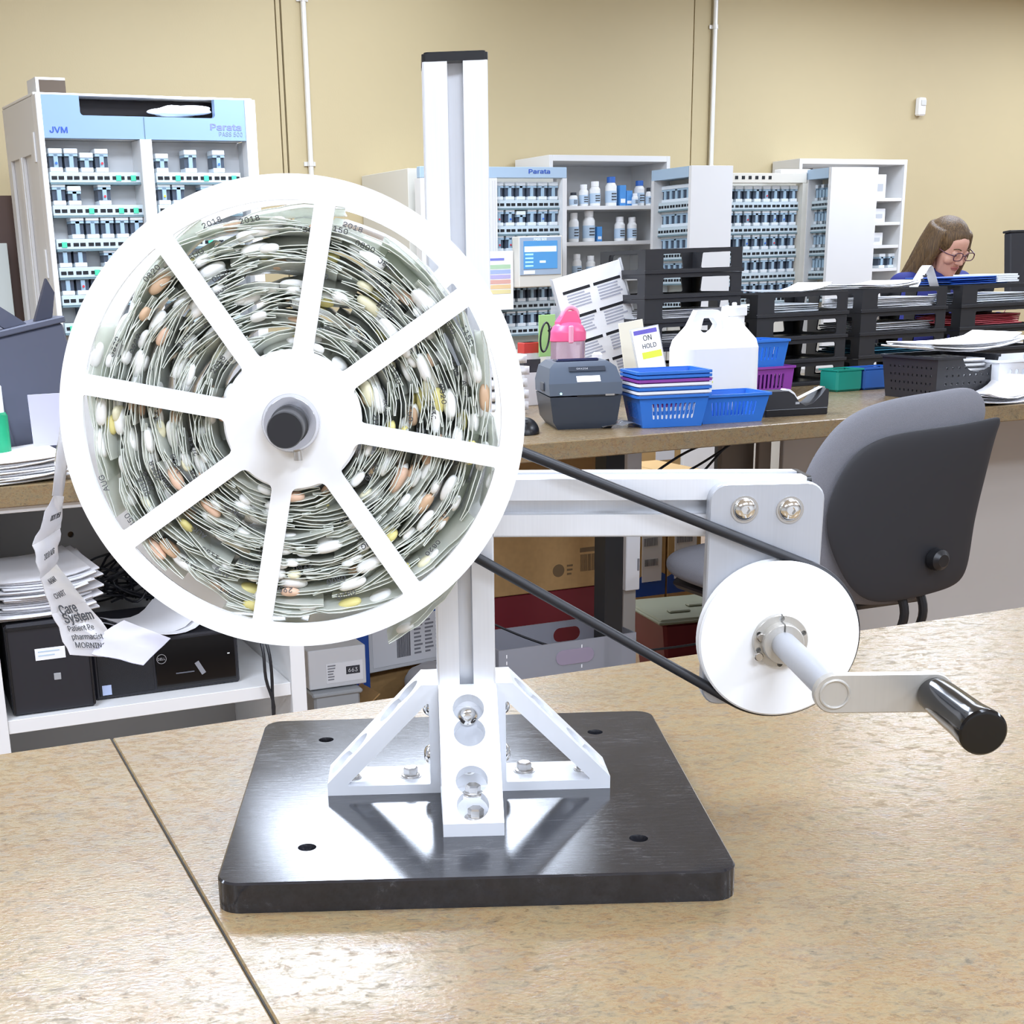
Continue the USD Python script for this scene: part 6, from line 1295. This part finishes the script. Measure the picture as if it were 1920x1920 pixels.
# hair: a parted cap over the skull and long locks down both sides and the back
hrng = random.Random(4)
cap = ell((0, 0.024, 0.043), (0.088, 0.103, 0.096), 40) - m3.Manifold.batch_hull([ell((0, -0.11, -0.01), (0.056, 0.05, 0.055)), ell((0, -0.10, 0.062), (0.030, 0.045, 0.022)), ball((0, -0.10, -0.13), 0.06)])
hair = cap
for k in range(34):
    f = k/33.0; ang = math.radians(-50 + 254*f)             # round the head from one temple to the other by the back
    cx, cy = math.cos(ang), math.sin(ang)
    p0 = np.array([0.072*cx, 0.024+0.086*cy, 0.075]); p1 = np.array([0.090*cx, 0.026+0.098*cy, 0.0]); p2 = np.array([0.098*cx+hrng.uniform(-.006, .006), 0.035+0.095*cy, -0.09])
    p3 = np.array([0.112*cx*(1.0)+hrng.uniform(-.012, .012), 0.055+0.085*cy, -0.165+hrng.uniform(-.02, .01)]); p4 = np.array([0.120*cx+hrng.uniform(-.015, .015), 0.075+0.075*cy, -0.225+hrng.uniform(-.04, .01)])
    hair = hair + chain([(p0, 0.022), (p1, 0.021), (p2, 0.021), (p3, 0.019), (p4, 0.006)], 12)
hm = tri(hair.transform(HPm).refine_to_length(0.012)); hm.merge_vertices()
trimesh.smoothing.filter_taubin(hm, iterations=6)
part(pe, 'hair', hm, 'hair_brown', 'long loose brown hair', smooth=True)
st2 = thing('person_chair', 'dark office chair under the person beyond the trays', 'chair', (base[0], base[1], Z_FLOOR), th_)
part(st2, 'seat', box(0.44, 0.44, 0.06, 0, -0.06, 0.50+zfix-0.06, 0.02), 'trousers'); part(st2, 'column', tf(cyl(0.025, 0.45+zfix-0.07, 16), 0, -0.06, 0.02), 'black_plastic'); part(st2, 'foot_disc', tf(cyl(0.24, 0.03, 32, 0.01), 0, -0.06, 0), 'black_plastic')
part(st2, 'backrest', box(0.40, 0.05, 0.34, 0, 0.22, 0.62+zfix, 0.02), 'trousers'); part(st2, 'back_bar', box(0.05, 0.03, 0.25, 0, 0.20, 0.44+zfix, 0.005), 'black_plastic')
